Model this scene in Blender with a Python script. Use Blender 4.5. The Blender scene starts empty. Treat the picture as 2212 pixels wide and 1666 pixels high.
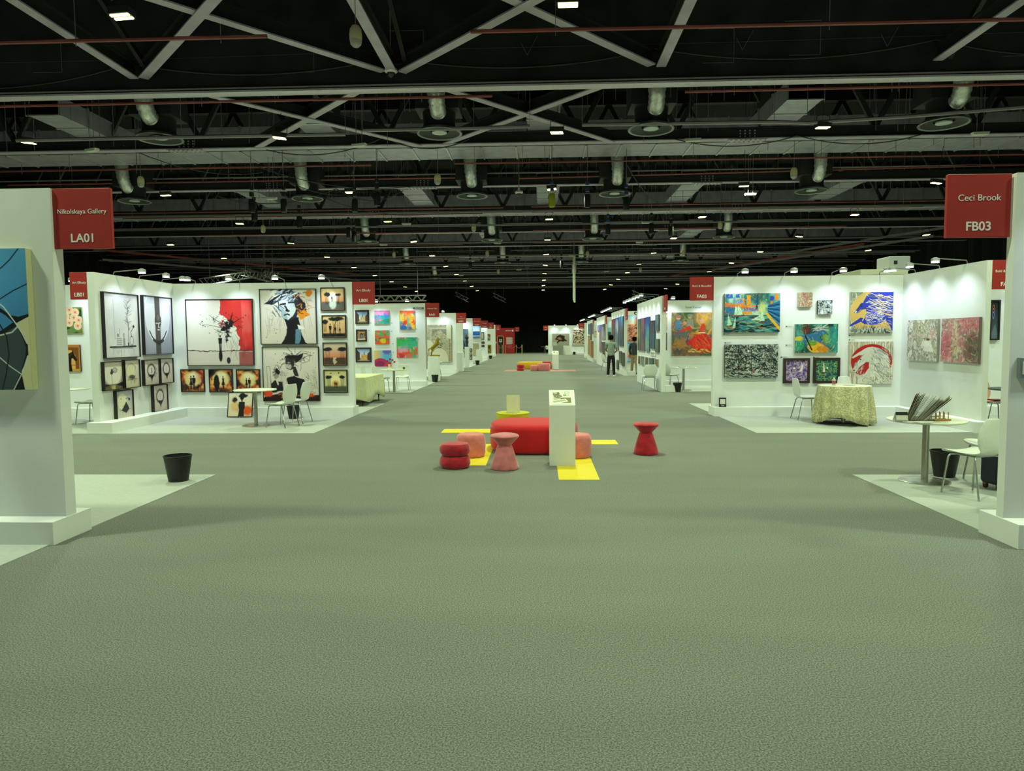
import bpy, math, random
import numpy as np
from mathutils import Vector, Matrix
random.seed(7)
PI = math.pi
SC = bpy.context.scene
COL = SC.collection

# ------------------------------------------------------------------ camera, world, exposure
CAMH, FPX = 1.7, 1500.0
YAW, PITCH, ROLL = .03922, .06773, .00759
def cam_axes():
    cy, sy = math.cos(YAW), math.sin(YAW)
    fw = np.array([-sy*math.cos(PITCH), cy*math.cos(PITCH), -math.sin(PITCH)])
    r = np.array([cy, sy, 0.]); d = np.cross(fw, r)
    return math.cos(ROLL)*r+math.sin(ROLL)*d, -math.sin(ROLL)*r+math.cos(ROLL)*d, fw
AR, AD, AF = cam_axes()
cd = bpy.data.cameras.new('camera'); cam = bpy.data.objects.new('camera', cd); COL.objects.link(cam)
cd.sensor_fit = 'HORIZONTAL'; cd.sensor_width = 36; cd.lens = 36*FPX/2212; cd.clip_end = 300; cd.clip_start = .05
mw = Matrix.Identity(4)
for i in range(3):
    mw[i][0] = AR[i]; mw[i][1] = -AD[i]; mw[i][2] = -AF[i]
mw[2][3] = CAMH
cam.matrix_world = mw
SC.camera = cam
w = bpy.data.worlds.new('world'); SC.world = w; w.use_nodes = True
w.node_tree.nodes['Background'].inputs[0].default_value = (.62, .75, .66, 1)
w.node_tree.nodes['Background'].inputs[1].default_value = .35
SC.view_settings.view_transform = 'Standard'; SC.view_settings.look = 'None'
SC.view_settings.exposure = -0.95; SC.view_settings.gamma = 1; SC.view_settings.use_curve_mapping = False
SC.cycles.max_bounces = 5; SC.cycles.diffuse_bounces = 3; SC.cycles.glossy_bounces = 2
SC.cycles.transmission_bounces = 3; SC.cycles.transparent_max_bounces = 6
SC.cycles.sample_clamp_indirect = 4; SC.cycles.use_denoising = True
SC.cycles.caustics_reflective = False; SC.cycles.caustics_refractive = False
HALL_W, SPOT_W = 400, 118            # watts of one hall floodlight and of one stand spotlight
HALL_C, SPOT_C = (.82, 1.0, .64), (.76, .89, 1.0)

# pixel of the photograph -> point of the place, on a plane z=, x= or y=
def ray(px, py): return AR*((px-1106)/FPX)+AD*((py-833)/FPX)+AF
def at(px, py, z=0.):
    d = ray(px, py); t = (z-CAMH)/d[2]; return Vector((d[0]*t, d[1]*t, z))
def on_x(px, py, x):
    d = ray(px, py); t = x/d[0]; return Vector((x, d[1]*t, d[2]*t+CAMH))
def on_y(px, py, y):
    d = ray(px, py); t = y/d[1]; return Vector((d[0]*t, y, d[2]*t+CAMH))

# ------------------------------------------------------------------ materials
def lin(c):
    if isinstance(c, str): c = tuple(int(c[i:i+2], 16)/255 for i in (0, 2, 4))
    return tuple((v/12.92 if v <= .04045 else ((v+.055)/1.055)**2.4) for v in c)
MATS = {}
def mat(name, col, rough=.6, metal=0., var=0., scale=30., bump=0., spec=.5, emit=0., sheen=0., alpha=1., trans=0., stretch=None):
    if name in MATS: return MATS[name]
    m = bpy.data.materials.new(name); m.use_nodes = True; nt = m.node_tree; n = nt.nodes
    b = n['Principled BSDF']; c = (*lin(col), 1)
    b.inputs['Base Color'].default_value = c; b.inputs['Roughness'].default_value = rough
    b.inputs['Metallic'].default_value = metal; b.inputs['Specular IOR Level'].default_value = spec
    if sheen: b.inputs['Sheen Weight'].default_value = sheen; b.inputs['Sheen Roughness'].default_value = .4
    if alpha < 1: b.inputs['Alpha'].default_value = alpha
    if trans: b.inputs['Transmission Weight'].default_value = trans
    if emit:
        b.inputs['Emission Color'].default_value = c; b.inputs['Emission Strength'].default_value = emit
        m.cycles.emission_sampling = 'NONE'
    tc = n.new('ShaderNodeTexCoord'); no = n.new('ShaderNodeTexNoise'); no.inputs['Scale'].default_value = scale
    no.inputs['Detail'].default_value = 4
    if stretch:
        mp = n.new('ShaderNodeMapping'); mp.inputs['Scale'].default_value = stretch
        nt.links.new(tc.outputs['Object'], mp.inputs[0]); nt.links.new(mp.outputs[0], no.inputs['Vector'])
    else: nt.links.new(tc.outputs['Object'], no.inputs['Vector'])
    mx = n.new('ShaderNodeMix'); mx.data_type = 'RGBA'
    v = max(var, .02)
    mx.inputs[6].default_value = tuple(x*(1-v) for x in c[:3])+(1,)
    mx.inputs[7].default_value = tuple(min(1, x*(1+v)) for x in c[:3])+(1,)
    rp = n.new('ShaderNodeMapRange'); rp.inputs[1].default_value = .35; rp.inputs[2].default_value = .65
    nt.links.new(no.outputs['Fac'], rp.inputs[0]); nt.links.new(rp.outputs[0], mx.inputs[0])
    nt.links.new(mx.outputs[2], b.inputs['Base Color'])
    if bump:
        bp = n.new('ShaderNodeBump'); bp.inputs['Strength'].default_value = bump; bp.inputs['Distance'].default_value = .01
        nt.links.new(no.outputs['Fac'], bp.inputs['Height']); nt.links.new(bp.outputs[0], b.inputs['Normal'])
    MATS[name] = m; return m
WHITE = mat('painted_white_panel', 'e9ece8', .55, var=.015, scale=3)
STEEL = mat('bounce_lit_steel', 'b0a8b8', .5, .1, var=.12, scale=2)  # dark steel made pale: floor bounce on the undersides painted into the colour
BLACKM = mat('black_painted_steel', '1d1f1e', .6, var=.3, scale=1.5)
BLACKW = mat('black_baffle_board', '222423', .8, var=.5, scale=1.2, bump=.1)
ROOF = mat('black_roof_deck', '0b0c0c', .9, var=.4, scale=1)
GALV = mat('galvanised_duct_sheet', 'aaa6b6', .42, .35, var=.12, scale=3)
FOIL = mat('crinkled_foil', 'dcdedc', .3, .65, var=.15, scale=14, bump=1.)
CURT = mat('black_drape_cloth', '080909', .95, var=.4, scale=4, stretch=(6, 6, .3))
RED = mat('red_fascia_board', 'aa2a24', .5, var=.05, scale=4)
TXT = mat('white_vinyl_lettering', 'f2f0ee', .6)
TXTD = mat('black_vinyl_lettering', '1c1c1c', .6)
PAD = mat('grey_booth_vinyl', 'b4b8b2', .75, var=.04, scale=20)
PIPE = mat('red_sprinkler_pipe', '86413c', .5, var=.1, scale=3)
RAIL = mat('grey_hanging_rail', '8c868c', .5, .3, var=.1)
BEIGE = mat('beige_plastic', 'd8cfa0', .5)
WPLA = mat('white_moulded_plastic', 'e6eae0', .35, var=.01)
CHROME = mat('chrome_tube', 'b9beb8', .22, .95, var=.05)
BRUSH = mat('brushed_steel', 'a6a59a', .3, .9, var=.12, scale=60, stretch=(30, 30, 1))
TTOP = mat('cream_table_laminate', 'e4e6d6', .4, var=.02)
BIN = mat('black_bin_plastic', '131415', .5)
BLK = mat('black_frame_wood', '120f0e', .5)
BRN = mat('dark_brown_frame', '2c1712', .5, var=.2, scale=40)
YEL = mat('yellow_floor_vinyl', 'e8cf18', .6, var=.02)
YELP = mat('yellow_lacquer', 'd8d11c', .45)
VRED = mat('crimson_velvet', 'b8152a', .8, var=.25, scale=9, sheen=.5, bump=.1)
SRED = mat('red_felt', 'c81420', .9, var=.06, scale=60, sheen=.2, bump=.1)
VPNK = mat('dusty_pink_velvet', 'd0757a', .8, var=.15, scale=10, sheen=.5, bump=.1)
SALM = mat('salmon_velvet', 'dc7c78', .8, var=.1, scale=10, sheen=.5, bump=.1)
MUST = mat('mustard_felt', 'd9a71c', .9, var=.06, scale=50, sheen=.2)
CANV = mat('raw_canvas_edge', 'c9c4b4', .8, var=.05)
CREAM = mat('cream_cloth', 'd9dcae', .9, var=.06, scale=8, bump=.2)
GOLD = mat('antique_gold', '9c8410', .4, .6, var=.2, scale=20)
NAVY = mat('navy_suitcase_shell', '141c30', .5, var=.3, scale=50)
TAN = mat('brown_leather_strap', '8a4a20', .6)
SKIN = mat('skin', '9a6a50', .6)
HAIR = mat('black_hair', '050505', .9, spec=.1)
LEDM = mat('led_lens', (1., 1., .62), .4, emit=12)
LEDS = mat('spotlight_lens', (.95, .98, 1.), .4, emit=16)
CARD = mat('card_stock', 'd6d8c8', .8, var=.03)
CLEAR = mat('clear_plastic', 'f2f4ee', .1, alpha=.12)
def art_material():
    m = bpy.data.materials.new('painted_surface'); m.use_nodes = True; n = m.node_tree.nodes; l = m.node_tree.links
    b = n['Principled BSDF']; a = n.new('ShaderNodeAttribute'); a.attribute_name = 'paint'
    l.new(a.outputs['Color'], b.inputs['Base Color']); b.inputs['Roughness'].default_value = .5
    b.inputs['Specular IOR Level'].default_value = .25
    no = n.new('ShaderNodeTexNoise'); no.inputs['Scale'].default_value = 60; bp = n.new('ShaderNodeBump')
    bp.inputs['Strength'].default_value = .12; bp.inputs['Distance'].default_value = .005
    l.new(no.outputs['Fac'], bp.inputs['Height']); l.new(bp.outputs[0], b.inputs['Normal']); return m
ART = art_material()
def carpet_material():
    m = bpy.data.materials.new('melange_carpet'); m.use_nodes = True; n = m.node_tree.nodes; l = m.node_tree.links
    b = n['Principled BSDF']; b.inputs['Roughness'].default_value = 1; b.inputs['Specular IOR Level'].default_value = .1
    tc = n.new('ShaderNodeTexCoord')
    f = n.new('ShaderNodeTexNoise'); f.inputs['Scale'].default_value = 120; f.inputs['Detail'].default_value = 3
    g = n.new('ShaderNodeTexNoise'); g.inputs['Scale'].default_value = .9; g.inputs['Detail'].default_value = 3
    mp = n.new('ShaderNodeMapping'); mp.inputs['Scale'].default_value = (.35, 1.6, 1)
    l.new(tc.outputs['Object'], f.inputs['Vector']); l.new(tc.outputs['Object'], mp.inputs[0]); l.new(mp.outputs[0], g.inputs['Vector'])
    r = n.new('ShaderNodeValToRGB'); r.color_ramp.elements[0].position = .36; r.color_ramp.elements[1].position = .66
    r.color_ramp.elements[0].color = (.11, .117, .098, 1); r.color_ramp.elements[1].color = (.30, .312, .27, 1)
    l.new(f.outputs['Fac'], r.inputs[0])
    mr = n.new('ShaderNodeMapRange'); mr.inputs[3].default_value = .86; mr.inputs[4].default_value = 1.14
    l.new(g.outputs['Fac'], mr.inputs[0])
    mx = n.new('ShaderNodeVectorMath'); mx.operation = 'SCALE'; l.new(r.outputs[0], mx.inputs[0]); l.new(mr.outputs[0], mx.inputs[3])
    l.new(mx.outputs[0], b.inputs['Base Color'])
    bp = n.new('ShaderNodeBump'); bp.inputs['Strength'].default_value = .04; bp.inputs['Distance'].default_value = .002
    l.new(f.outputs['Fac'], bp.inputs['Height']); l.new(bp.outputs[0], b.inputs['Normal']); return m
CARPET = carpet_material()

# ------------------------------------------------------------------ mesh building
class MB:
    def __init__(s): s.v = []; s.f = []; s.m = []; s.sm = []
    def add(s, v, f, m=0, smooth=False):
        o = len(s.v); s.v += [tuple(p) for p in v]
        for q in f: s.f.append(tuple(i+o for i in q)); s.m.append(m); s.sm.append(smooth)
        return s
    def box(s, x0, x1, y0, y1, z0, z1, m=0, M=None):
        v = [(x, y, z) for z in (z0, z1) for y in (y0, y1) for x in (x0, x1)]
        if M is not None: v = [M @ Vector(p) for p in v]
        return s.add(v, [(0, 2, 3, 1), (4, 5, 7, 6), (0, 1, 5, 4), (2, 6, 7, 3), (0, 4, 6, 2), (1, 3, 7, 5)], m)
    def bar(s, a, b, w, h=None, up=(0, 0, 1), m=0):
        a = Vector(a); b = Vector(b); h = h or w; d = (b-a).normalized(); u = Vector(up)
        if abs(d.dot(u)) > .98: u = Vector((0, 1, 0))
        r = d.cross(u).normalized()*w/2; u = r.normalized().cross(d).normalized()*h/2
        v = [p+i*r+j*u for p in (a, b) for i, j in ((-1, -1), (1, -1), (1, 1), (-1, 1))]
        return s.add(v, [(3, 2, 1, 0), (4, 5, 6, 7), (0, 1, 5, 4), (1, 2, 6, 5), (2, 3, 7, 6), (3, 0, 4, 7)], m)
    def tube(s, path, r, n=8, m=0, cap=True):
        P = [Vector(p) for p in path]; rs = r if isinstance(r, (list, tuple)) else [r]*len(P)
        v = []; pr = None
        for i, p in enumerate(P):
            d = (P[min(i+1, len(P)-1)]-P[max(i-1, 0)]).normalized()
            if pr is None: pr = d.orthogonal().normalized()
            pr = (pr-d*pr.dot(d)); pr = pr.normalized() if pr.length > 1e-6 else d.orthogonal().normalized()
            q = d.cross(pr)
            v += [p+(pr*math.cos(2*PI*k/n)+q*math.sin(2*PI*k/n))*rs[i] for k in range(n)]
        f = [(i*n+k, i*n+(k+1) % n, (i+1)*n+(k+1) % n, (i+1)*n+k) for i in range(len(P)-1) for k in range(n)]
        if cap: f += [tuple(range(n))[::-1], tuple((len(P)-1)*n+k for k in range(n))]
        return s.add(v, f, m, True)
    def lathe(s, prof, c=(0, 0, 0), n=24, m=0, sx=1, sy=1, cap=True):
        v = []; 
        for r, z in prof: v += [(c[0]+r*sx*math.cos(2*PI*k/n), c[1]+r*sy*math.sin(2*PI*k/n), c[2]+z) for k in range(n)]
        f = [(i*n+k, i*n+(k+1) % n, (i+1)*n+(k+1) % n, (i+1)*n+k) for i in range(len(prof)-1) for k in range(n)]
        if cap and prof[0][0] > 1e-4: f.append(tuple(range(n))[::-1])
        if cap and prof[-1][0] > 1e-4: f.append(tuple((len(prof)-1)*n+k for k in range(n)))
        return s.add(v, f, m, True)
    def prism(s, pts, y0, y1, m=0, M=None):
        n = len(pts); v = [(x, y0, z) for x, z in pts]+[(x, y1, z) for x, z in pts]
        if M is not None: v = [M @ Vector(p) for p in v]
        return s.add(v, [tuple(range(n)), tuple(range(n, 2*n))[::-1]]+[(i, i+n, (i+1) % n+n, (i+1) % n) for i in range(n)], m)
    def mesh(s, name, mats):
        me = bpy.data.meshes.new(name); me.from_pydata(s.v, [], s.f)
        for q in (mats if isinstance(mats, (list, tuple)) else [mats]): me.materials.append(q)
        me.polygons.foreach_set('material_index', s.m); me.polygons.foreach_set('use_smooth', s.sm)
        me.update(); return me
    def obj(s, name, mats, parent=None, bevel=0, sub=0, solid=0):
        o = bpy.data.objects.new(name, s.mesh(name, mats)); COL.objects.link(o)
        if parent: o.parent = parent
        if solid: k = o.modifiers.new('solid', 'SOLIDIFY'); k.thickness = solid; k.offset = 0
        if sub: k = o.modifiers.new('sub', 'SUBSURF'); k.levels = k.render_levels = sub
        if bevel: k = o.modifiers.new('bevel', 'BEVEL'); k.width = bevel; k.segments = 2; k.limit_method = 'ANGLE'
        if any(s.sm):
            try:
                k = o.modifiers.new('auto', 'NODES'); o.modifiers.remove(k)
            except Exception: pass
            o.data.set_sharp_from_angle(angle=math.radians(38))
        return o
def thing(name, label, cat, loc=(0, 0, 0), rz=0, group=None, kind=None):
    o = bpy.data.objects.new(name, None); COL.objects.link(o); o.location = loc; o.rotation_euler = (0, 0, rz)
    return tag(o, label, cat, group, kind)
def tag(o, label=None, cat=None, group=None, kind=None):
    for k, v in (('label', label), ('category', cat), ('group', group), ('kind', kind)):
        if v: o[k] = v
    return o
def place(o, loc, rz=0): o.location = loc; o.rotation_euler = (0, 0, rz); return o
def dup(root, loc, rz=0, label=None, group=None):
    def cp(o, par):
        c = o.copy(); COL.objects.link(c); c.parent = par
        for ch in KIDS.get(o.name, []): cp(ch, c)
        return c
    KIDS = {}
    for o in root.children_recursive: KIDS.setdefault(o.parent.name, []).append(o)
    r = cp(root, None); r.location = loc; r.rotation_euler = (0, 0, rz)
    if label: r['label'] = label
    if group: r['group'] = group
    return r
def text(s, size, loc, parent, m=TXT, bold=0., align='CENTER', rot=(PI/2, 0, 0), name='lettering', ext=.001):
    c = bpy.data.curves.new(name, 'FONT'); c.body = s; c.size = size; c.align_x = align; c.offset = bold*size; c.extrude = ext
    c.materials.append(m); o = bpy.data.objects.new(name, c); COL.objects.link(o)
    ev = o.evaluated_get(bpy.context.evaluated_depsgraph_get()); me = bpy.data.meshes.new_from_object(ev); me.materials.clear(); me.materials.append(m)
    bpy.data.objects.remove(o); o = bpy.data.objects.new(name, me); COL.objects.link(o)
    o.location = loc; o.rotation_euler = rot; o.parent = parent; return o

# ------------------------------------------------------------------ the setting
FL = MB().box(-32, 27, -6, 86, -.1, 0).obj('floor', CARPET); tag(FL, 'grey melange carpet of the exhibition hall', None, None, 'structure')
def struct(mb, name, m, label=None): return tag(mb.obj(name, m), label, None, None, 'structure')
struct(MB().box(-32, 27, -6, 86, 10.8, 10.9), 'ceiling', ROOF)
def drape(name, x0, y0, x1, y1, h, n):
    mb = MB(); L = math.hypot(x1-x0, y1-y0); ux, uy = (x1-x0)/L, (y1-y0)/L; v = []; f = []
    for i in range(n+1):
        t = L*i/n; d = .12*math.sin(t*4.1)+.05*math.sin(t*9.7+1)
        for z in (0, h): v.append((x0+ux*t-uy*d, y0+uy*t+ux*d, z))
    for i in range(n): f.append((2*i, 2*i+2, 2*i+3, 2*i+1))
    return struct(mb.add(v, f, 0, True), name, CURT, 'black floor to ceiling drape closing the hall')
drape('wall_back', -31.5, 84, 26.5, 84, 10.79, 500)
drape('wall_left', -31, -5, -31, 84, 10.79, 600)
drape('wall_right', 26, 84, 26, -5, 10.79, 600)
def pad(x0, x1, y0, y1): return struct(MB().box(x0, x1, y0, y1, 0, .008), 'floor_mat', PAD, 'pale grey vinyl floor of a stand')
for y in (5.8, 15.45, 24.85, 34.4, 43.8, 53.2): pad(-12.5, -4.1, y-3.05, y+2.75)
for y in (5.8, 15.1, 24.6, 34.0, 43.4, 52.8): pad(3.82, 12.5, y-2.8, y+2.75)
WT = .13
def wall_t(x0, x1, y, h=2.98, m=WHITE, plinth=True, pd=.25, ph=.2, WT=.13):
    """transverse stand wall, front face at y"""
    o = struct(MB().box(x0, x1, y, y+WT, 0, h), 'wall_partition', m, 'white exhibition stand wall across the hall')
    if plinth:
        MB().box(x0-.01, x1+.01, y+WT/2-pd, y+WT/2+pd, 0, ph).obj('baseboard_plinth', m, o, bevel=.004)
    return o
def wall_l(x, y0, y1, h=2.98, plinth=True, pl=.25, pr=.25, ph=.2, WT=.13):
    """stand wall running along the aisle, centred on x"""
    o = struct(MB().box(x-WT/2, x+WT/2, y0, y1, 0, h), 'wall_partition', WHITE, 'white exhibition stand wall along the aisle')
    if plinth: MB().box(x-pl, x+pr, y0-.15, y1-.186, 0, ph).obj('baseboard_plinth', WHITE, o, bevel=.004)
    return o
# left row
wall_t(-9.5, -4.07, 5.73); wall_t(-14, -4.15, 15.4); wall_l(-8.265, 12.6, 15.4, pl=.1, pr=.38)
wall_t(-10.5, -4.06, 24.8); wall_t(-10.5, -4.1, 34.4)
wall_t(-9, -4.15, 43.4, plinth=False); wall_t(-9, -4.12, 49.5); wall_t(-9, -4.15, 56.0); wall_t(-9, -4.1, 65.5); 
# right row
wall_t(3.79, 9.5, 5.75, WT=.09); wall_t(3.74, 9.9, 15.1); wall_l(7.745, 12.35, 15.1, pl=.22, pr=.22, WT=.09); wall_t(9.9, 14, 15.2)
wall_t(3.92, 9, 24.6, plinth=True)
for y0, y1 in ((21.7, 27.1), (31.1, 36.7), (40.4, 46.0), (49.6, 55.2)):
    o = wall_l(3.86, y0, y1, plinth=False)
    MB().box(3.925, 4.3, y0-.02, y0+.42, 0, .2).obj('baseboard_plinth', WHITE, o)
for y in (34.0, 43.4, 52.8): wall_t(3.94, 8.5, y)
wall_t(.95, 4.6, 71.5); wall_t(3.9, 7, 60.0)
struct(MB().box(-8.2, -4.12, 37.6, 37.73, 0, 2.98), 'wall_partition', WHITE, 'white stand wall behind the tiled artwork stand')

# ------------------------------------------------------------------ roof structure
def roof_truss(y, k):
    t = thing('roof_truss', 'black steel roof truss with zigzag web, %s one behind the black baffle' % ['first','second','third','fourth','fifth','sixth','seventh','eighth','ninth','tenth','eleventh'][k], 'roof truss', (0, y, 7.44), 0, 'steel roof trusses')
    c = MB().box(-31, 26, -.02, .02, .03, .30, 0).box(-31, 26, -.13, .13, .30, .33, 0); c.obj('web_plate', BLACKM, t)
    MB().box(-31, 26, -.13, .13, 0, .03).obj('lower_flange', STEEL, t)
    MB().box(-31, 26, -.12, .12, 2.9, 3.36).obj('upper_chord', BLACKM, t)
    x = -8.75-1.425-2.85*7; d0 = None
    i = 0
    while x < 25:
        for s in (-1, 1):
            if d0 is None or k > 20:
                d0 = MB().bar((0, 0, .3), (s*1.42, 0, 2.95), .10, .14).obj('diagonal', BLACKM, t); dl = d0; me = {s: d0.data}
                d0.location = (x, 0, 0)
            else:
                if s not in me:
                    me[s] = MB().bar((0, 0, .3), (s*1.42, 0, 2.95), .10, .14).mesh('diagonal', BLACKM)
                o = bpy.data.objects.new('diagonal', me[s]); COL.objects.link(o); o.parent = t; o.location = (x, 0, 0)
        x += 2.85; i += 1
    for sx_ in ({0: (-10.6, 6.1), 1: (-10.2, 6.3, -4.4), 2: (-7.6, 9.0), 3: (-9.4, 7.0), 4: (6.8,), 5: (-8.2,)}.get(k, ())):
        sp = MB().box(sx_-.55, sx_+.55, -.15, .15, -.02, 0)
        for a in range(8):
            for b_ in (-.1, .1): sp.box(sx_-.5+a*.14, sx_-.45+a*.14, b_-.02, b_+.02, -.045, -.02)
            if a in (2, 3, 4, 5):
                for zz in (.08, .16, .24): sp.box(sx_-.5+a*.14, sx_-.46+a*.14, -.045, -.02, zz, zz+.035)
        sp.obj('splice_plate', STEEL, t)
    if k % 2 == 1:
        MB().tube([(-31, -.35, .42), (26, -.35, .42)], .03, 6).obj('service_rail', RAIL, t)
    return t
for k in range(11): roof_truss(21.0+5.7*k, k)
# smoke baffle girder
g0 = MB().box(-31, 26, 15.32, 15.38, 7.12, 10.8)
g = tag(MB().box(-31, 26, 15.345, 15.375, 7.13, 10.79).obj('baffle_girder', BLACKW), 'deep black baffle girder spanning the hall above the near stands', 'girder')
MB().box(-31, 26, 15.22, 15.50, 7.08, 7.12).obj('lower_flange', mat('bounce_lit_flange', 'cfc8d4', .45, .3, var=.08), g)  # light from the floor on the girder's underside, put in as a paler colour
MB().tube([(-31, 15.24, 7.17), (26, 15.24, 7.17)], .022, 6).obj('edge_tube', RAIL, g)
rl = MB()
for i, x in enumerate((-13.5, -11.2, -5.6, -3.2, 3.4, 5.2, 9.6)):
    w_, h_ = (.75, .7)
    z = 8.2+.12*(i % 2)
    for a, b in (((x, z), (x+w_, z)), ((x+w_, z), (x+w_, z-h_)), ((x+w_, z-h_), (x+.1, z-h_))): rl.bar((a[0], 15.31, a[1]), (b[0], 15.31, b[1]), .012, .008)
for x in (-.35, 4.2, 7.2): rl.bar((x, 15.31, 8.0), (x+.13, 15.31, 7.75), .012, .008).bar((x+.13, 15.31, 7.75), (x+.35, 15.31, 8.15), .012, .008)
g0.v += []; n0 = len(g0.v); g0.add(rl.v, rl.f, 1); g0.obj('baffle_board', [BLACKW, mat('pale_chalk', '6d716e', .9)], g)
def ibeam(name, a, b, label):
    a = Vector(a); b = Vector(b)
    o = MB().bar(a+Vector((0, 0, .14)), b+Vector((0, 0, .14)), .03, .26).bar(a+Vector((0, 0, .27)), b+Vector((0, 0, .27)), .2, .03).obj(name, BLACKM)
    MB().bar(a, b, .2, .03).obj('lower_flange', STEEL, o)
    return tag(o, label, 'roof beam', 'diagonal and straight steel beams under the roof')
NX = [-14.45, -8.75, -3.1, 2.6, 8.3, 14]
SIDE = ['far left', 'left', 'centre left', 'centre right', 'right', 'far right']
for i in range(6):
    if i in (0, 5): continue
    ibeam('brace_beam', (NX[i], 9.6, 7.4), (NX[i], 15.17, 7.4), 'straight overhead steel beam running to the black baffle, %s of the picture' % SIDE[i])
for i, tx in ((0, 'at the left edge'), (1, 'left of centre'), (2, 'above the aisle'), (3, 'right of centre')):
    if i in (1, 2):
        ibeam('brace_beam', (NX[i]+.2, 15.17, 7.4), (NX[i+1]-.2, 9.6, 7.4), 'crossing overhead brace %s, in front of the baffle, running nearer to the right' % tx)
        ibeam('brace_beam', (NX[i+1]-.2, 15.17, 7.43), (NX[i]+.2, 9.6, 7.43), 'crossing overhead brace %s, in front of the baffle, running nearer to the left' % tx)
        ibeam('brace_beam', (NX[i]+.2, 15.5, 7.44), (NX[i+1]-.4, 21, 7.44), 'crossing brace %s, behind the baffle, running away to the right' % tx)
        ibeam('brace_beam', (NX[i+1]-.2, 15.5, 7.47), (NX[i]+.3, 21, 7.47), 'crossing brace %s, behind the baffle, running away to the left' % tx)
for i, x in ((1, -8.6), (4, 8.45), (2, -2.95)):
    tag(MB().bar((x, 11.5, 9.6), (x+(.15), 15.3, 7.5), .09, .12).obj('brace_beam', BLACKM), 'thin sloping black strut meeting the baffle, %s of the picture' % SIDE[i], 'roof beam', 'diagonal and straight steel beams under the roof')
# ducts
ORD = ['first', 'second', 'third', 'fourth', 'fifth', 'sixth']
for k, y in enumerate((23.3, 34.8, 46.2, 57.6)):
    d = thing('main_duct', 'long galvanised rectangular air duct crossing the hall, %s from the front' % ORD[k], 'air duct', (0, y, 8.0), 0, 'main air ducts')
    sm = MB().box(-30, 25, 0, 1.5, 0, .8); x = -29.5
    while x < 25: sm.box(x, x+.05, -.03, 1.53, -.03, .83, 1); x += 1.2 if k else 1.15
    sm.obj('duct_body', [GALV, mat('duct_seam', 'c2c8c8', .35, .7)], d)
    for hx in (-25, -14, -3, 8, 19): MB().box(hx, hx+.05, .7, .75, .8, 2.8).obj('hanger', BLACKM, d)
for j, (x, y) in enumerate([(-13.3, 18.6), (-6.4, 18.6), (.15, 18.6), (6.9, 18.6), (-12, 28.5), (-5.2, 28.5), (.4, 28.5), (6.2, 28.5), (12.5, 28.5), (-3, 40.2), (3.2, 40.2), (9, 40.2)]):
    d = thing('branch_duct', 'short sheet metal branch duct, %s from the left in the %s row' % (ORD[j % 4 if j < 4 else (j-4 if j < 9 else j-9)], 'nearest' if j < 4 else 'second' if j < 9 else 'third'), 'air duct', (x, y, 7.75), 0, 'branch ducts')
    MB().box(-.45, .45, 0, 3.6, .05, .55).box(-.48, .48, 0, .06, .02, .6, 1).box(-.48, .48, 1.2, 1.26, .02, .6, 1).box(-.48, .48, 2.4, 2.46, .02, .6, 1).obj('duct_body', [GALV, mat('duct_seam', 'c2c8c8')], d)
    MB().box(-.02, .02, 1.9, 1.94, 1.1, 3.05).obj('hanger', BLACKM, d)
    MB().box(-.46, .46, 1.4, 2.6, .55, 1.1).obj('damper_box', BLACKM, d)
def diffuser():
    d = thing('air_diffuser', 'round black ceiling air diffuser with foil duct', 'air diffuser', (0, 0, 6.95), 0, 'round air diffusers')
    MB().box(-.55, .55, -.45, .45, .5, 1.25).obj('plenum_box', BLACKM, d)
    MB().lathe([(.42, .5), (.40, .2), (.44, .1)], n=28).obj('neck', BLACKM, d)
    MB().lathe([(.50, .08), (.57, .02), (.585, 0), (.57, -.02), (.52, -.005), (.50, .08)], n=32, cap=False).obj('rim', mat('diffuser_rim', '7d8583', .35, .4), d)
    MB().lathe([(.53, .0), (.4, .05), (.24, .06)], n=32, cap=False).obj('inner_cone', BLACKM, d)
    MB().lathe([(.0, .0), (.19, .01), (.19, .04), (0, .05)], n=24).obj('core_disc', mat('diffuser_core', 'b7c0be', .4), d)
    p = [(0, -.62, 2.0), (0, -.72, 1.5), (.02, -.75, 1.0), (.03, -.7, .65), (.04, -.56, .42), (.04, -.4, .38)]; q = []; r = []
    for i in range(len(p)-1):
        for t in range(4):
            q.append(Vector(p[i]).lerp(Vector(p[i+1]), t/4)); r.append(.23+.018*(t % 2)-.012*i)
    MB().tube(q, r, 18).obj('flexible_duct', FOIL, d)
    return d
D0 = None
rows = [(18.1, (-9.84, -2.52, 2.86, 10.1)), (26.0, (-15.2, -8.6, -2.45, 2.8, 9.9)), (37.6, (-9.2, -2.5, 2.9, 9.8)), (48.9, (-9.2, -2.5, 2.9, 9.8)), (60.7, (-9, 3))]
for r_, (y, xs) in enumerate(rows):
    for i, x in enumerate(xs):
        lb = 'round black air diffuser with foil duct, %s from left in the %s row' % (ORD[i], ORD[r_])
        if D0 is None: D0 = diffuser(); place(D0, (x, y, 6.95)); D0['label'] = lb
        else: dup(D0, (x, y, 6.95), 0, lb)
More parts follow.
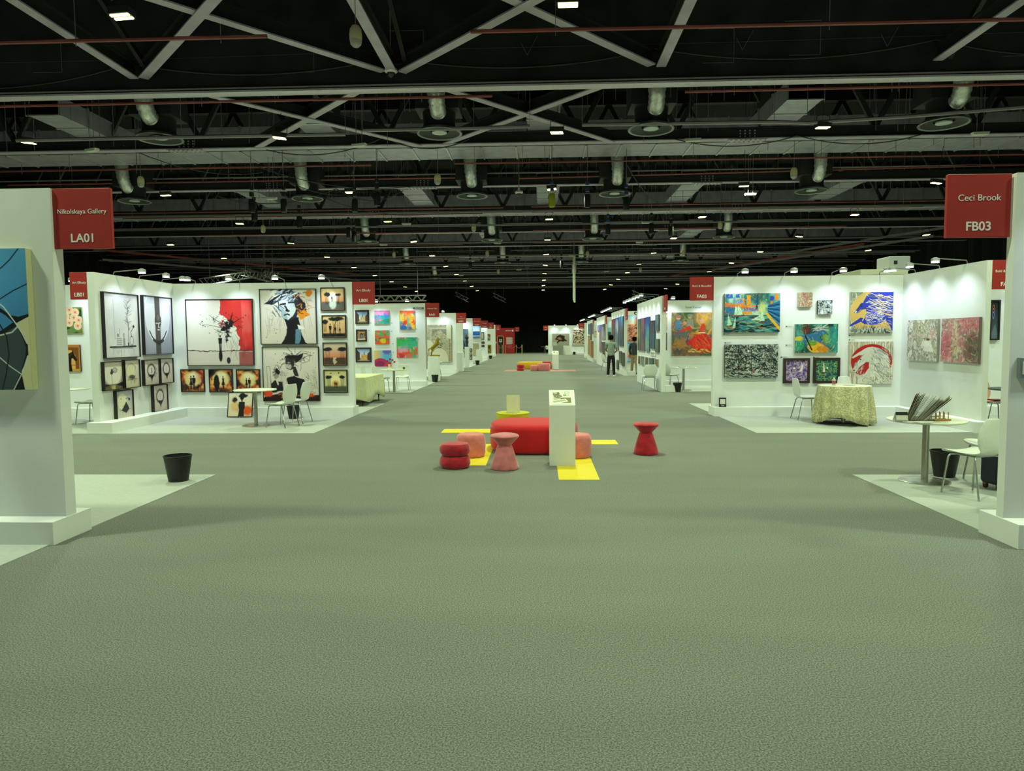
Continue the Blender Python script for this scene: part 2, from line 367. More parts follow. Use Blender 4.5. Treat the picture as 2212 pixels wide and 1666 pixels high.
# pipes
def pipe(pts, r, m, label, cat='pipe', name='sprinkler_pipe', group='red sprinkler pipes'):
    o = MB().tube(pts, r, 6).obj(name, m); a, b = pts[-2] if len(pts) > 2 and pts[0][2] != pts[-2][2] else pts[0], pts[-1]
    for t in (.12, .5, .88):
        q = Vector(pts[0]).lerp(Vector(pts[-1]), t); MB().tube([(q.x, q.y, q.z-.1), (q.x, q.y, 8.0 if 23.2 < q.y < 24.9 else 10.8)], .008, 4).obj('hanger', RAIL, o)
    return tag(o, label, cat, group)
pipe([(-12, 12.79, 7.2), (-4.9, 12.81, 7.2)], .035, PIPE, 'red sprinkler pipe nearest the camera, left piece above the left stand')
pipe([(-1.2, 12.83, 7.2), (11.5, 12.9, 7.2)], .035, PIPE, 'red sprinkler pipe nearest the camera, right piece above the aisle')
pipe([(-20, 24.4, 7.75), (-5.8, 24.4, 7.75)], .03, PIPE, 'red sprinkler pipe under the first long duct, left of centre')
pipe([(-2.9, 24.4, 7.85), (-2.9, 24.4, 7.75), (18, 24.5, 7.75)], .03, PIPE, 'red sprinkler pipe under the first long duct, right of centre')
pipe([(-20, 25.9, 7.62), (-3.0, 25.9, 7.62), (-3, 25.9, 7.75)], .03, PIPE, 'red sprinkler pipe behind the first long duct, left half')
pipe([(-.7, 25.9, 7.8), (-.7, 25.9, 7.55), (18, 25.9, 7.75)], .03, PIPE, 'red sprinkler pipe behind the first long duct, right half')
for k, y in enumerate((30.2, 31.5, 36.8, 41.6, 48.3)):
    pipe([(-20+k, y, 7.3), (-1.5-k, y, 7.3)], .03, PIPE, 'red sprinkler pipe deep in the roof, left half, %s back' % ORD[k])
    pipe([(-.3, y+.4, 7.4), (18-k, y+.4, 7.4)], .03, PIPE, 'red sprinkler pipe deep in the roof, right half, %s back' % ORD[k])
pipe([(-14, 15.62, 7.02), (-1, 15.62, 7.02)], .03, PIPE, 'red sprinkler pipe just under the baffle girder on the left')
pipe([(3.2, 15.62, 7.02), (12, 15.62, 7.04)], .03, PIPE, 'red sprinkler pipe just under the baffle girder on the right')
def cable_tray(pts, label):
    o = MB().tube([Vector(p) for p in pts], .045, 6).obj('hanging_conduit', RAIL)
    for p in pts: MB().tube([(p[0], p[1], p[2]), (p[0], p[1], 10.8)], .008, 4).obj('hanger', RAIL, o)
    return tag(o, label, 'conduit', 'grey hanging conduits')
cable_tray([(-13, 17.2, 6.72), (-9, 17.6, 6.84), (-4.9, 17.9, 6.92)], 'grey conduit hanging behind the baffle girder, left piece')
cable_tray([(-4.4, 17.7, 6.95), (-1.6, 17.7, 6.95), (-.2, 17.7, 6.97)], 'grey conduit hanging behind the baffle girder, middle piece')
cable_tray([(1.1, 17.7, 6.98), (5.8, 17.7, 6.96), (6.6, 17.7, 6.92), (9, 17.6, 7.0), (13, 17.2, 7.14)], 'grey conduit hanging behind the baffle girder, bowed right piece')
k = 0
for y in (29.6, 33.9, 40.9, 45.2, 48.0, 52.5, 54, 59.6, 60.5, 64, 66.6, 70, 72.5, 76):
    o = MB().box(-29, 24, y-.03, y+.03, 7.0+(k % 3)*.13, 7.07+(k % 3)*.13).obj('hanging_rail', RAIL)
    for hx in (-20, -10, -1, 6, 15): MB().tube([(hx, y, 7.1), (hx, y, 10.8)], .01, 4).obj('hanger', RAIL, o)
    tag(o, 'thin grey service rail crossing the roof, rail %s counted back from the first duct' % (['one','two','three','four','five','six','seven','eight','nine','ten','eleven','twelve','thirteen','fourteen'][k]), 'rail', 'grey rails crossing the far roof'); k += 1
# drop wires
for k, y in enumerate((17.0, 19.9, 22.4, 27.5, 29.0, 33.3, 39.0, 43.0)):
    wr = MB()
    for i in range(22):
        x = random.uniform(-16, 14); wr.tube([(x, y, 10.8), (x+random.uniform(-.1, .1), y, 7.1+random.uniform(0, .5))], .008, 4)
    tag(wr.obj('drop_wire', RAIL), 'row of thin drop wires hanging from the roof, %s row back' % ['first', 'second', 'third', 'fourth', 'fifth', 'sixth', 'seventh', 'eighth'][k], 'wires', None, 'stuff')
def cable(pts, label, r=.016, sag=.3, m=BLACKM):
    q = []
    for a, b in zip(pts, pts[1:]):
        for t in range(12):
            u = t/12; p = Vector(a).lerp(Vector(b), u); p.z -= sag*4*u*(1-u); q.append(p)
    q.append(Vector(pts[-1])); return tag(MB().tube(q, r, 5).obj('sagging_cable', m), label, 'cable', 'loose sagging cables')
CB = mat('grey_cable', '3c403e', .7)
cable([(-14, 15.26, 7.45), (-8.9, 15.26, 7.75), (-3.2, 15.26, 7.75), (2.5, 15.26, 7.8), (8.3, 15.26, 7.85), (13, 15.26, 7.7)], 'black cable looped along the front of the baffle girder', sag=.3, m=CB)
cable([(-14, 15.25, 7.85), (-3, 15.25, 7.9), (13, 15.25, 8.0)], 'thin taut wire along the front of the baffle girder', .006, .05, CB)
cable([(-8, 20.6, 7.3), (-4.5, 20.6, 7.6), (-2, 20.6, 7.5)], 'sagging black cable under the first truss left of centre', m=CB)
cable([(-12, 26, 7.1), (-7.5, 26, 7.3), (-5, 26, 7.2)], 'sagging grey cable by the left hoists', m=CB, sag=.4)
cable([(4, 20.86, 7.46), (7.5, 20.86, 7.5), (11, 20.86, 7.46)], 'sagging black cable under the first truss on the right', m=CB, sag=.25)
for i, (a, b, l) in enumerate((((-9.2, 23.4, 7.6), (-6.3, 23.6, 6.6), 'sloping black cable between the near left hoists'), ((-9.4, 23.3, 7.5), (-4.6, 26.6, 7.5), 'long black cable right of the near left hoists'), ((-12.5, 20.9, 7.6), (-9.2, 23.3, 7.3), 'black cable left of the near left hoists'), ((-9, 27, 7.5), (-5, 31, 7.2), 'black cable over the third bay on the left'), ((3, 24, 7.5), (5.4, 30, 7.3), 'black cable over the third bay on the right'))):
    cable([a, b], l, .014, .35, CB)
# floodlights (these light the hall)
def flood(n_):
    t = thing('flood_light', 'x', 'hall light', (0, 0, 6.8), 0, 'hanging LED floodlights')
    MB().box(-.17, .17, -.11, .11, .02, .14).obj('housing', mat('floodlight_housing', '32352f', .5, .4), t, bevel=.01)
    MB().tube([(-.17, 0, .1), (-.17, 0, .28), (0, 0, .34), (.17, 0, .28), (.17, 0, .1)], .01, 5).tube([(0, 0, .34), (0, 0, 4.0)], .008, 5).obj('bracket', BLACKM, t)
    for s in (-.055, .055): MB().box(-.15, .15, s-.025, s+.025, .0, .022).obj('led_bar', LEDM, t)
    return t
LD = bpy.data.lights.new('hall_flood', 'AREA'); LD.shape = 'RECTANGLE'; LD.size = .5; LD.size_y = .35; LD.energy = HALL_W; LD.color = HALL_C; LD.spread = math.radians(150)
F0 = None
LX = (-19.6, -13.1, -6.55, .47, 7.0, 13.4, 19.8); LXN = ['far left', 'second from left', 'third from left', 'middle', 'third from right', 'second from right', 'far right']
for r_, y in enumerate((4.5, 11.08, 17.75, 24.35, 30.4, 36.7, 43.0, 49.3, 55.6, 61.9, 68.2, 74.5)):
    for i, x in enumerate(LX):
        if y > 45 and i in (0, 6): continue
        lb = 'hanging LED floodlight, %s lamp of the %s row counted from the camera' % (LXN[i], ['overhead', 'nearest visible', 'second visible', 'third visible', 'fourth visible', 'fifth visible', 'sixth visible', 'seventh visible', 'eighth visible', 'ninth visible', 'tenth visible', 'last visible'][r_])
        if F0 is None: F0 = flood(0); F0['label'] = lb; f = F0; place(F0, (x, y, 6.8))
        else: f = dup(F0, (x, y, 6.8), 0, lb)
        f.rotation_euler = (random.uniform(-.1, .1), random.uniform(-.12, .12), random.uniform(-.2, .2))
        l = bpy.data.objects.new('flood_beam', LD); COL.objects.link(l); l.location = (x, y, 6.77)
# hanging boxes, domes, cameras, hoists
def hbox():
    t = thing('emergency_light', 'x', 'emergency light', (0, 0, 0), 0, 'hanging emergency light boxes')
    MB().prism([(-.17, .0), (.17, 0), (.2, .07), (-.2, .07)], -.07, .07).obj('housing', mat('grey_box_housing', 'c9cfc2', .5), t, bevel=.01)
    MB().tube([(-.08, 0, .07), (-.08, 0, 4.25)], .007, 4).tube([(.08, 0, .07), (.08, 0, 4.25)], .007, 4).obj('suspension_wire', RAIL, t); return t
B0 = hbox(); first = True
for i, (x, y) in enumerate([(-11.4, 17.7), (-4.5, 17.7), (3.85, 17.8), (10.75, 17.7), (-9.2, 24), (7.3, 24.6), (-5.6, 29.7), (4.6, 30.2), (-2.1, 36), (5.2, 36.4), (-8, 36), (2.0, 42), (-4.2, 44), (8, 43), (-1.4, 50), (5, 52), (-6, 54)]):
    lb = 'pale grey emergency light box on two wires, %s' % ['leftmost just behind the baffle', 'left of centre just behind the baffle', 'right of centre just behind the baffle', 'rightmost just behind the baffle', 'left of the aisle under the second truss', 'right of the aisle under the second truss', 'left of the aisle under the third truss', 'right of the aisle under the third truss', 'centre left in the fourth bay', 'right in the fourth bay', 'far left in the fourth bay', 'right of centre in the fifth bay', 'left of centre in the fifth bay', 'far right in the fifth bay', 'centre in the deep roof', 'right in the deep roof', 'left in the deep roof'][i]
    rz = -.35+.1*i if i < 4 else 0
    if first: place(B0, (x, y, 6.55), rz); B0['label'] = lb; first = False
    else: dup(B0, (x, y, 6.55), rz, lb)
def dome():
    t = thing('hanging_speaker', 'x', 'speaker', (0, 0, 0), 0, 'beige pendant speakers')
    MB().lathe([(0, .34), (.06, .33), (.095, .27), (.105, .18), (.10, .1)], n=16).obj('shell', BEIGE, t)
    MB().lathe([(.10, .1), (.09, .04), (.05, .0), (0, -.01)], n=16).obj('grille', mat('grey_grille', 'a9aca4', .6), t)
    MB().tube([(0, 0, .34), (0, 0, 4.3)], .008, 4).obj('suspension_wire', RAIL, t); return t
P0 = dome(); first = True
for i, (x, y) in enumerate([(-2.98, 11.65), (-3.13, 21.9), (-2.9, 31.5), (7.8, 21.9), (8.1, 31.7), (-12.4, 21.6), (-12.3, 31), (2.9, 41.8), (-3, 41), (-8.5, 41), (8.6, 42), (-3, 52), (7.5, 52)]):
    z = 6.5
    lb = 'beige rounded pendant speaker, %s' % ['nearest, in front of the baffle', 'above the aisle by the second truss', 'above the aisle by the fourth truss', 'right side by the second truss', 'right side by the fourth truss', 'above the near left red sign', 'left side by the fourth truss', 'right of centre deep in the hall', 'left of centre deep in the hall', 'left side deep in the hall', 'right side deep in the hall', 'far back left of centre', 'far back right of centre'][i]
    if first: place(P0, (x, y, z)); P0['label'] = lb; first = False
    else: dup(P0, (x, y, z), 0, lb)
def cctv():
    t = thing('dome_camera', 'x', 'security camera', (0, 0, 0), 0, 'ceiling dome cameras')
    MB().lathe([(.0, .2), (.03, .2), (.04, .1), (.13, .08), (.14, .03), (.1, .0)], n=20).obj('mount', mat('white_camera_body', 'dfe2de', .4), t)
    MB().lathe([(.09, .01), (.08, -.05), (.04, -.09), (0, -.1)], n=16).obj('dome_glass', mat('smoked_dome', '2a2c2c', .1), t)
    MB().tube([(0, 0, .2), (0, 0, 4.15)], .012, 6).obj('drop_pole', RAIL, t); return t
C0 = cctv(); place(C0, (-3.12, 15.1, 7.36)); C0['label'] = 'white dome security camera at the foot of the baffle girder beam'
dup(C0, (-.66, 24.2, 6.65), 0, 'white dome security camera hanging above the centre of the aisle')
def hoist(blue=False, bag='black'):
    t = thing('chain_hoist', 'x', 'chain hoist', (0, 0, 0), 0, 'rigging chain hoists')
    MB().lathe([(0, 0), (.13, .0), (.15, .1), (.15, .55), (.12, .6)], n=14, sx=1).obj('chain_bag', BIN if bag == 'black' else mat('lime_chain_bag', 'a8b02a', .7), t)
    MB().box(-.08, .08, -.1, .1, .72, .92).lathe([(0, 1.02), (.09, 1.02), (.09, 1.18), (0, 1.18)], n=10).obj('motor', mat('blue_hoist_motor', '1c3c6c', .5) if blue else BLACKM, t, bevel=.02)
    MB().tube([(0, 0, 1.15), (.02, 0, 6.72)], .014, 5).tube([(.1, 0, .6), (.08, .02, .8)], .014, 5).obj('chain', RAIL, t); return t
H = {}
for i, (x, y, z, b, bag) in enumerate([(-8.55, 23.4, 6.05, 0, 'black'), (-9.6, 23.3, 6.2, 0, 'black'), (-6.2, 23.6, 6.25, 0, 'black'), (-10.3, 25.2, 5.95, 0, 'black'), (-9.1, 26.5, 5.8, 0, 'black'), (-8, 29.4, 5.9, 0, 'black'), (-5.2, 22.6, 5.85, 0, 'black'), (1.62, 23.4, 6.2, 1, 'black'), (2.95, 23.8, 6.1, 1, 'black'), (2.9, 29.5, 5.8, 1, 'black'), (4.7, 29.5, 5.8, 0, 'black'), (-8.2, 31, 5.9, 0, 'black'), (5.6, 30, 6, 0, 'black'), (1.4, 43, 5.6, 0, 'black'), (-4.2, 43, 5.6, 0, 'black'), (.45, 23.2, 6.0, 1, 'lime')]):
    lb = 'chain hoist with %s chain bag, %s' % ('lime yellow' if bag == 'lime' else 'black', ['big one above the left stand, second from the left', 'above the left stand, leftmost', 'left of the aisle, rightmost of the near left group', 'below the near left group, by the red sign', 'below the near left group, second', 'left group of the third bay', 'left of the aisle with a small hook', 'right of centre, left one with blue motor', 'right of centre, right one with blue motor', 'third bay right of the aisle with blue motor', 'third bay right of the aisle, dark motor', 'third bay far left', 'third bay far right', 'deep in the hall right of the aisle', 'deep in the hall left of the aisle', 'hanging in the centre of the aisle'][i])
    key = (b, bag)
    if key not in H: H[key] = place(hoist(b, bag), (x, y, 6.0)); H[key]['label'] = lb
    else: dup(H[key], (x, y, 5.97+.02*(i % 4)), 0, lb)
for o in COL.objects:
    if o.name.startswith('chain_hoist'): o.scale = (.72, .72, .72)
# aluminium box trusses
def box_truss(a, b, s, label, n):
    a = Vector(a); b = Vector(b); d = (b-a).normalized(); r = d.cross(Vector((0, 0, 1))).normalized()*s/2; u = Vector((0, 0, s/2)); mb = MB(); al = mat('aluminium_truss_tube', 'a9aca8', .35, .8)
    for i, j in ((-1, -1), (1, -1), (1, 1), (-1, 1)): mb.tube([a+i*r+j*u, b+i*r+j*u], .025, 6)
    o = mb.obj('lighting_truss', al); mb = MB()
    for k in range(n):
        p = a.lerp(b, k/n); q = a.lerp(b, (k+1)/n); sg = 1 if k % 2 else -1
        for i in (-1, 1): mb.tube([p+i*r-sg*u, q+i*r+sg*u], .014, 5)
        mb.tube([p-sg*r-u, q+sg*r-u], .014, 5)
    mb.obj('lattice', al, o)
    for t in (.15, .85): q = a.lerp(b, t); MB().tube([q+u*.9, (q.x, q.y, 10.81)], .012, 5).obj('suspension_cable', RAIL, o)
    return tag(o, label, 'truss', 'aluminium lighting trusses')
box_truss((-19.6, 40, 5.1), (-18.2, 44, 5.9), .4, 'aluminium lighting truss behind the left stand, left sloping piece', 10)
box_truss((-17.9, 42, 5.85), (-15.2, 39, 5.2), .4, 'aluminium lighting truss behind the left stand, long right piece', 14)
box_truss((-16.4, 41, 5.8), (-14.9, 39, 5.3), .4, 'aluminium lighting truss behind the left stand, rightmost short piece', 8)
box_truss((-10.8, 45, 4.35), (-7.3, 45, 4.35), .35, 'aluminium truss above the magenta stage fascia', 12)
st = tag(MB().box(-10.8, -7.1, 45.2, 45.5, 0, 4.05).obj('stage_fascia', mat('magenta_fascia', '8c1440', .6)), 'magenta stage fascia showing above the stand wall', 'fascia')
for i, (a, b) in enumerate([(-3.2, 76), (-1.1, 78), (6.9, 76), (10.2, 76)]):
    o = box_truss((a*1.9-3, b, 6.6), (a*1.9-1.6, b, 5.9), .4, 'small dark truss bracket against the back drape, %s from the left' % ORD[i], 4)
for i, (x0, x1, y0, y1) in enumerate([(-28, -16, 44, 62), (-26, -15, 40, 58), (22, 14, 40, 60), (20, 12, 44, 66), (24, 17, 34, 50)]):
    tag(MB().bar((x0, y0, 6.95+.13*i), (x1, y1, 7.0+.13*i), .12, .12).obj('slanting_pipe', PIPE if i in (1, 3) else RAIL), 'long slanting pipe low in the far %s roof, %s' % ('left' if i < 2 else 'right', ['outermost', 'red', 'nearest', 'red inner', 'outer'][i]), 'pipe', 'slanting pipes of the far roof')
# edge-on banner
bn = tag(MB().add([(2.05, 40, 3.72), (2.05, 41.3, 3.95), (2.05, 41.3, 6.4), (2.05, 40, 6.35)], [(0, 1, 2, 3)]).obj('hanging_banner', mat('pale_banner', 'cfd2c0', .7), solid=.09), 'narrow pale banner hanging edge-on above the far aisle', 'banner')
MB().tube([(2.05, 40.6, 6.34), (2.05, 40.6, 10.8)], .015, 5).obj('suspension_wire', RAIL, bn)
# grey rig box over the right stand
rb = tag(MB().box(6.9, 7.9, 15.3, 16.6, 3.0, 3.12).obj('cream_board', mat('cream_panel', 'dcdcc0', .6), bevel=.01), 'cream board lying on top of the right stand wall corner', 'board')
rx = thing('projector_box', 'light grey box unit standing on the cream board above the right stand', 'equipment box', (7.95, 16.0, 3.12))
MB().box(-.25, .2, -.3, .3, 0, .32).obj('housing', mat('light_grey_housing', 'b9bdc0', .5), rx, bevel=.02)
MB().box(-.16, -.08, -.302, -.3, .14, .22).obj('badge', TXTD, rx)

# ------------------------------------------------------------------ fascia signs
def sign(x, y, l1, l2, side=1, label='', w=.5, d=.13, wrap=None, s1=.072, s2=.1):
    d = .03
    """x,y = wall corner; side=+1 the sign sticks out towards +x"""
    x0, x1 = (x, x+w) if side > 0 else (x-w, x)
    t = thing('fascia_sign', label, 'sign', ((x0+x1)/2, y, 2.48), 0, 'red stand number signs')
    MB().box(-w/2, w/2, -.005, d, 0, .5).obj('board', RED, t, bevel=.004)
    if l1:
        for i, s in enumerate(l1.split('|')): text(s, s1, (0, -.0065, .29-.09*i), t, TXT, .0, name='name_lettering')
    if l2: text(l2, s2, (0, -.0065, .055), t, TXT, .018, name='number_lettering')
    return t
sign(-4.07, 5.76, 'Nikolskaya Gallery', 'LA01', 1, 'large red sign lettered LA01 on the near left wall', s1=.056)
sign(-8.31, 12.62, 'Art Elfouly', 'LB01', -1, 'red sign lettered LB01 on the free end of the left dividing wall', w=.36, s1=.06)
sign(-4.15, 15.43, 'Art Elfouly', 'LB01', 1, 'red sign lettered LB01 at the aisle end of the left stand back wall', s1=.075)
sign(-4.06, 24.83, 'Ameneur Gani', 'RA01', 1, 'red sign lettered RA01 beside the colourful abstracts', s1=.06)
sign(-4.1, 34.42, 'Sara|Contemporary', 'SAB01', 1, 'red sign beside the tile pattern artwork, further down the left', s1=.06)
sign(-4.12, 43.43, 'Guest of Gallery', 'RA.J02', 1, 'red sign above the sea picture on the left row', s1=.055)
sign(-4.12, 49.53, 'Art Gallery', 'RA.J02', 1, 'red sign on the left row, fifth from the camera', s1=.07)
sign(-4.12, 56.03, 'Art|Studio', 'RB01', 1, 'red sign on the left row, sixth from the camera', s1=.07)
sign(-4.1, 65.53, 'Art|Studio', 'RC01', 1, 'red sign on the left row just before the red stand', s1=.07)
sign(3.77, 5.78, 'Ceci Brook', 'FB03', -1, 'large red sign lettered FB03 on the near right wall', s1=.072)
sign(3.74, 15.13, 'Bold & Beautiful', 'FA03', -1, 'red sign lettered FA03 at the aisle end of the right stand', s1=.062)
sign(7.79, 12.35, 'Bold & Beautiful', 'FA03', 1, 'red sign lettered FA03 on the free end of the right dividing wall', s1=.062)
for i, (y, l) in enumerate(((21.7, 'FA02'), (31.1, 'GA02'), (40.4, 'HA02'), (49.6, 'IA02'))):
    t = thing('fascia_sign', 'red sign set along the end of the %s aisle-side wall on the right' % ORD[i], 'sign', (3.86, y, 2.48), 0, 'red stand number signs')
    MB().box(-.02, .02, -.5, 0, 0, .5).obj('board', RED, t, bevel=.004)
    text(l, .1, (-.022, -.25, .06), t, TXT, .018, rot=(PI/2, 0, -PI/2), name='number_lettering')
sign(.95, 71.5, 'Gallery', 'LZ02', -1, 'red sign left of the horse silhouette stand at the far end', s1=.08)
sign(3.9, 60.0, 'Gallery', 'KA02', -1, 'dark red sign before the far right corner', s1=.08)

# ------------------------------------------------------------------ stand spotlights
SD = bpy.data.lights.new('stand_spot', 'SPOT'); SD.energy = SPOT_W; SD.color = SPOT_C; SD.spot_size = math.radians(110); SD.spot_blend = 1; SD.shadow_soft_size = .05
S0 = None; NSPOT = [0]
def spot(x, y, nx, ny, label, power=1., zt=3.0):
    """wall point (x,y), outward normal (nx,ny)"""
    global S0
    rz = math.atan2(nx, -ny)
    if S0 is None:
        S0 = thing('spotlight', label, 'spotlight', (0, 0, 0), 0, 'arm spotlights along the stand walls')
        MB().tube([(0, .02, 0), (0, .0, .06), (0, -.5, .1)], .01, 6).obj('arm', mat('grey_arm', '8b8f8c', .4, .6), S0)
        MB().lathe([(.02, .1), (.07, .08), (.075, .03)], (0, -.55, .02), 14).obj('lamp_head', mat('grey_lamp_head', 'b5b9b6', .4, .4), S0)
        MB().lathe([(0, .025), (.065, .025), (.065, .032), (0, .034)], (0, -.55, 0), 14).obj('lens', LEDS, S0); s = S0
    else: s = dup(S0, (0, 0, 0), 0, label)
    s.location = (x, y, zt-.02); s.rotation_euler = (0, 0, rz)
    l = bpy.data.objects.new('spot_beam', SD); COL.objects.link(l)
    p = Vector((x+nx*.55, y+ny*.55, zt)); l.location = p
    tgt = Vector((x+nx*.02, y+ny*.02, zt-1.25)); l.rotation_euler = (tgt-p).to_track_quat('-Z', 'Y').to_euler()
def spots(a, b, n, nx, ny, where):
    W = ['one', 'two', 'three', 'four', 'five', 'six', 'seven']
    for i in range(n):
        t = (i+.5)/n; spot(a[0]+(b[0]-a[0])*t, a[1]+(b[1]-a[1])*t, nx, ny, 'small arm spotlight on %s, %s from the %s' % (where, ORD[i], 'near end' if nx else 'left end'))
spots((-8.2, 12.8), (-8.2, 15.4), 3, 1, 0, 'the left dividing wall')
spots((-8.2, 15.4), (-4.15, 15.4), 4, 0, -1, 'the left stand back wall')
spots((-12, 15.4), (-8.3, 15.4), 3, 0, -1, 'the rose painting wall')
spots((-7.2, 5.73), (-4.6, 5.73), 2, 0, -1, 'the near left wall')
spots((-8.4, 24.8), (-4.06, 24.8), 4, 0, -1, 'the colourful abstracts wall')
spots((-7.5, 34.4), (-4.1, 34.4), 3, 0, -1, 'the tile artwork wall')
spots((-7, 43.4), (-4.1, 43.4), 3, 0, -1, 'the portrait wall')
spots((-6, 49.5), (-4.1, 49.5), 2, 0, -1, 'the sea picture wall')
spots((-6, 56), (-4.1, 56), 2, 0, -1, 'the sixth left wall')
spots((3.74, 15.1), (7.7, 15.1), 4, 0, -1, 'the right stand back wall')
spots((7.7, 12.5), (7.7, 15.1), 3, -1, 0, 'the right dividing wall')
spots((8, 15.1), (11, 15.1), 2, 0, -1, 'the wall behind the right dividing wall')
spots((3.9, 5.75), (6, 5.75), 2, 0, -1, 'the near right wall')
spots((4, 24.6), (7.5, 24.6), 3, 0, -1, 'the red dancers wall')
spots((3.795, 21.9), (3.795, 27.0), 6, -1, 0, 'the first aisle-side wall')
spots((3.795, 31.3), (3.795, 36.6), 5, -1, 0, 'the second aisle-side wall')
spots((3.795, 40.6), (3.795, 45.9), 5, -1, 0, 'the third aisle-side wall')
spots((3.795, 49.8), (3.795, 55.1), 4, -1, 0, 'the fourth aisle-side wall')
spots((4, 34), (7, 34), 2, 0, -1, 'the soldiers painting wall')
spots((4, 43.4), (7, 43.4), 2, 0, -1, 'the green landscape wall')
spots((1, 71.5), (4.5, 71.5), 3, 0, -1, 'the far horse silhouette wall')

# ------------------------------------------------------------------ painted pictures: a painter working on arrays
def vnoise(X, Y, seed, octv=3):
    rs = np.random.RandomState(seed); tot = 0; amp = 1; s = 0
    for o in range(octv):
        n = 64; g = rs.rand(n, n); x = X*2**o % n; y = Y*2**o % n
        i = x.astype(int) % n; j = y.astype(int) % n; fx = x-np.floor(x); fy = y-np.floor(y)
        fx = fx*fx*(3-2*fx); fy = fy*fy*(3-2*fy); i2 = (i+1) % n; j2 = (j+1) % n
        tot = tot+amp*((g[j, i]*(1-fx)+g[j, i2]*fx)*(1-fy)+(g[j2, i]*(1-fx)+g[j2, i2]*fx)*fy); s += amp; amp *= .55
    return tot/s
def C(c): return np.array(lin(c))
class Pt:
    """picture surface: x 0..1 left to right, y 0..1 top to bottom"""
    def __init__(s, w, h, bg, n=None):
        s.asp = h/w; s.nx = n or int(min(190, max(24, w*110))); s.ny = max(8, int(s.nx*s.asp))
        s.X, s.Y = np.meshgrid(np.linspace(0, 1, s.nx), np.linspace(0, 1, s.ny)); s.px = 1/s.nx
        s.c = np.zeros((s.ny, s.nx, 3))+C(bg); s.seed = 1; s.wx = s.wy = 0
    def warp(s, a, sc=6, seed=3):
        s.wx = (vnoise(s.X*sc, s.Y*s.asp*sc, seed)-.5)*a; s.wy = (vnoise(s.X*sc+9, s.Y*s.asp*sc, seed+1)-.5)*a; return s
    def nz(s, sx, sy=None, seed=1, o=3): return vnoise(s.X*sx+seed*3.7, s.Y*s.asp*(sy or sx)+seed*1.3, seed, o)
    def put(s, m, col, a=1.):
        m = np.clip(m, 0, 1)[..., None]*a; s.c = s.c*(1-m)+C(col)*m; return s
    def grad(s, c0, c1, y0=0, y1=1, ax='y', a=1.):
        t = np.clip(((s.Y if ax == 'y' else s.X)-y0)/(y1-y0), 0, 1)[..., None]; s.c = s.c*(1-a)+a*(C(c0)*(1-t)+C(c1)*t); return s
    def ell(s, cx, cy, rx, ry, col, soft=.0, a=1., ring=0):
        d = np.sqrt(((s.X+s.wx-cx)/rx)**2+((s.Y+s.wy/s.asp-cy)/ry)**2)-1; k = max(soft, s.px/rx)
        m = .5-d/k
        if ring: m = 1-np.abs(d)/ring
        return s.put(m, col, a)
    def rect(s, x0, y0, x1, y1, col, a=1., soft=0):
        k = max(s.px, soft); X = s.X+s.wx; Y = s.Y+s.wy
        m = np.clip((X-x0)/k+.5, 0, 1)*np.clip((x1-X)/k+.5, 0, 1)*np.clip((Y-y0)/k+.5, 0, 1)*np.clip((y1-Y)/k+.5, 0, 1); return s.put(m, col, a)
    def poly(s, pts, col, a=1.):
        tot = 0; n = len(pts)
        for dx, dy in ((-.25, -.25), (.25, -.25), (-.25, .25), (.25, .25)):
            X = s.X+s.wx+dx*s.px; Y = s.Y+s.wy+dy*s.px/s.asp; ins = np.zeros(X.shape, bool)
            for i in range(n):
                x0, y0 = pts[i]; x1, y1 = pts[(i+1) % n]
                if y0 != y1: ins ^= ((y0 > Y) != (y1 > Y)) & (X < (x1-x0)*(Y-y0)/(y1-y0)+x0)
            tot = tot+ins*.25
        return s.put(tot, col, a)
    def line(s, pts, col, w=.01, a=1., w1=None):
        X = s.X+s.wx; Y = (s.Y+s.wy)*s.asp; m = np.zeros(X.shape); n = len(pts)-1
        for i in range(n):
            x0, y0 = pts[i]; x1, y1 = pts[i+1]; y0 *= s.asp; y1 *= s.asp
            L = (x1-x0)**2+(y1-y0)**2+1e-12; t = np.clip(((X-x0)*(x1-x0)+(Y-y0)*(y1-y0))/L, 0, 1)
            ww = w if w1 is None else w+(w1-w)*(i+t)/n
            d = np.hypot(X-x0-t*(x1-x0), Y-y0-t*(y1-y0)); m = np.maximum(m, np.clip((ww/2-d)/s.px+.5, 0, 1)*np.minimum(1, ww/s.px+.25))
        return s.put(m, col, a)
    def tex(s, cols, sx, sy=None, seed=1, lo=.35, hi=.65, a=1., mask=None):
        n = np.clip((s.nz(sx, sy, seed)-lo)/(hi-lo), 0, .999)*(len(cols)-1); i = n.astype(int); f = (n-i)[..., None]
        P = np.array([C(c) for c in cols]); col = P[i]*(1-f)+P[np.minimum(i+1, len(cols)-1)]*f
        m = (a if mask is None else a*np.clip(mask, 0, 1))
        m = m[..., None] if isinstance(m, np.ndarray) else m
        s.c = s.c*(1-m)+col*m; return s
    def strokes(s, cols, n, L, w, seed=1, ang=None, box=(0, 0, 1, 1), a=.9, curve=0.):
        r = random.Random(seed)
        for k in range(n):
            x = r.uniform(box[0], box[2]); y = r.uniform(box[1], box[3]); t = r.uniform(0, 2*PI) if ang is None else ang+r.uniform(-.35, .35)
            l = L*r.uniform(.5, 1.3); q = [(x, y)]
            for i in range(3):
                x += math.cos(t)*l/3; y += math.sin(t)*l/3/s.asp; t += r.uniform(-1, 1)*curve; q.append((x, y))
            s.line(q, r.choice(cols), w*r.uniform(.6, 1.4), a)
        return s
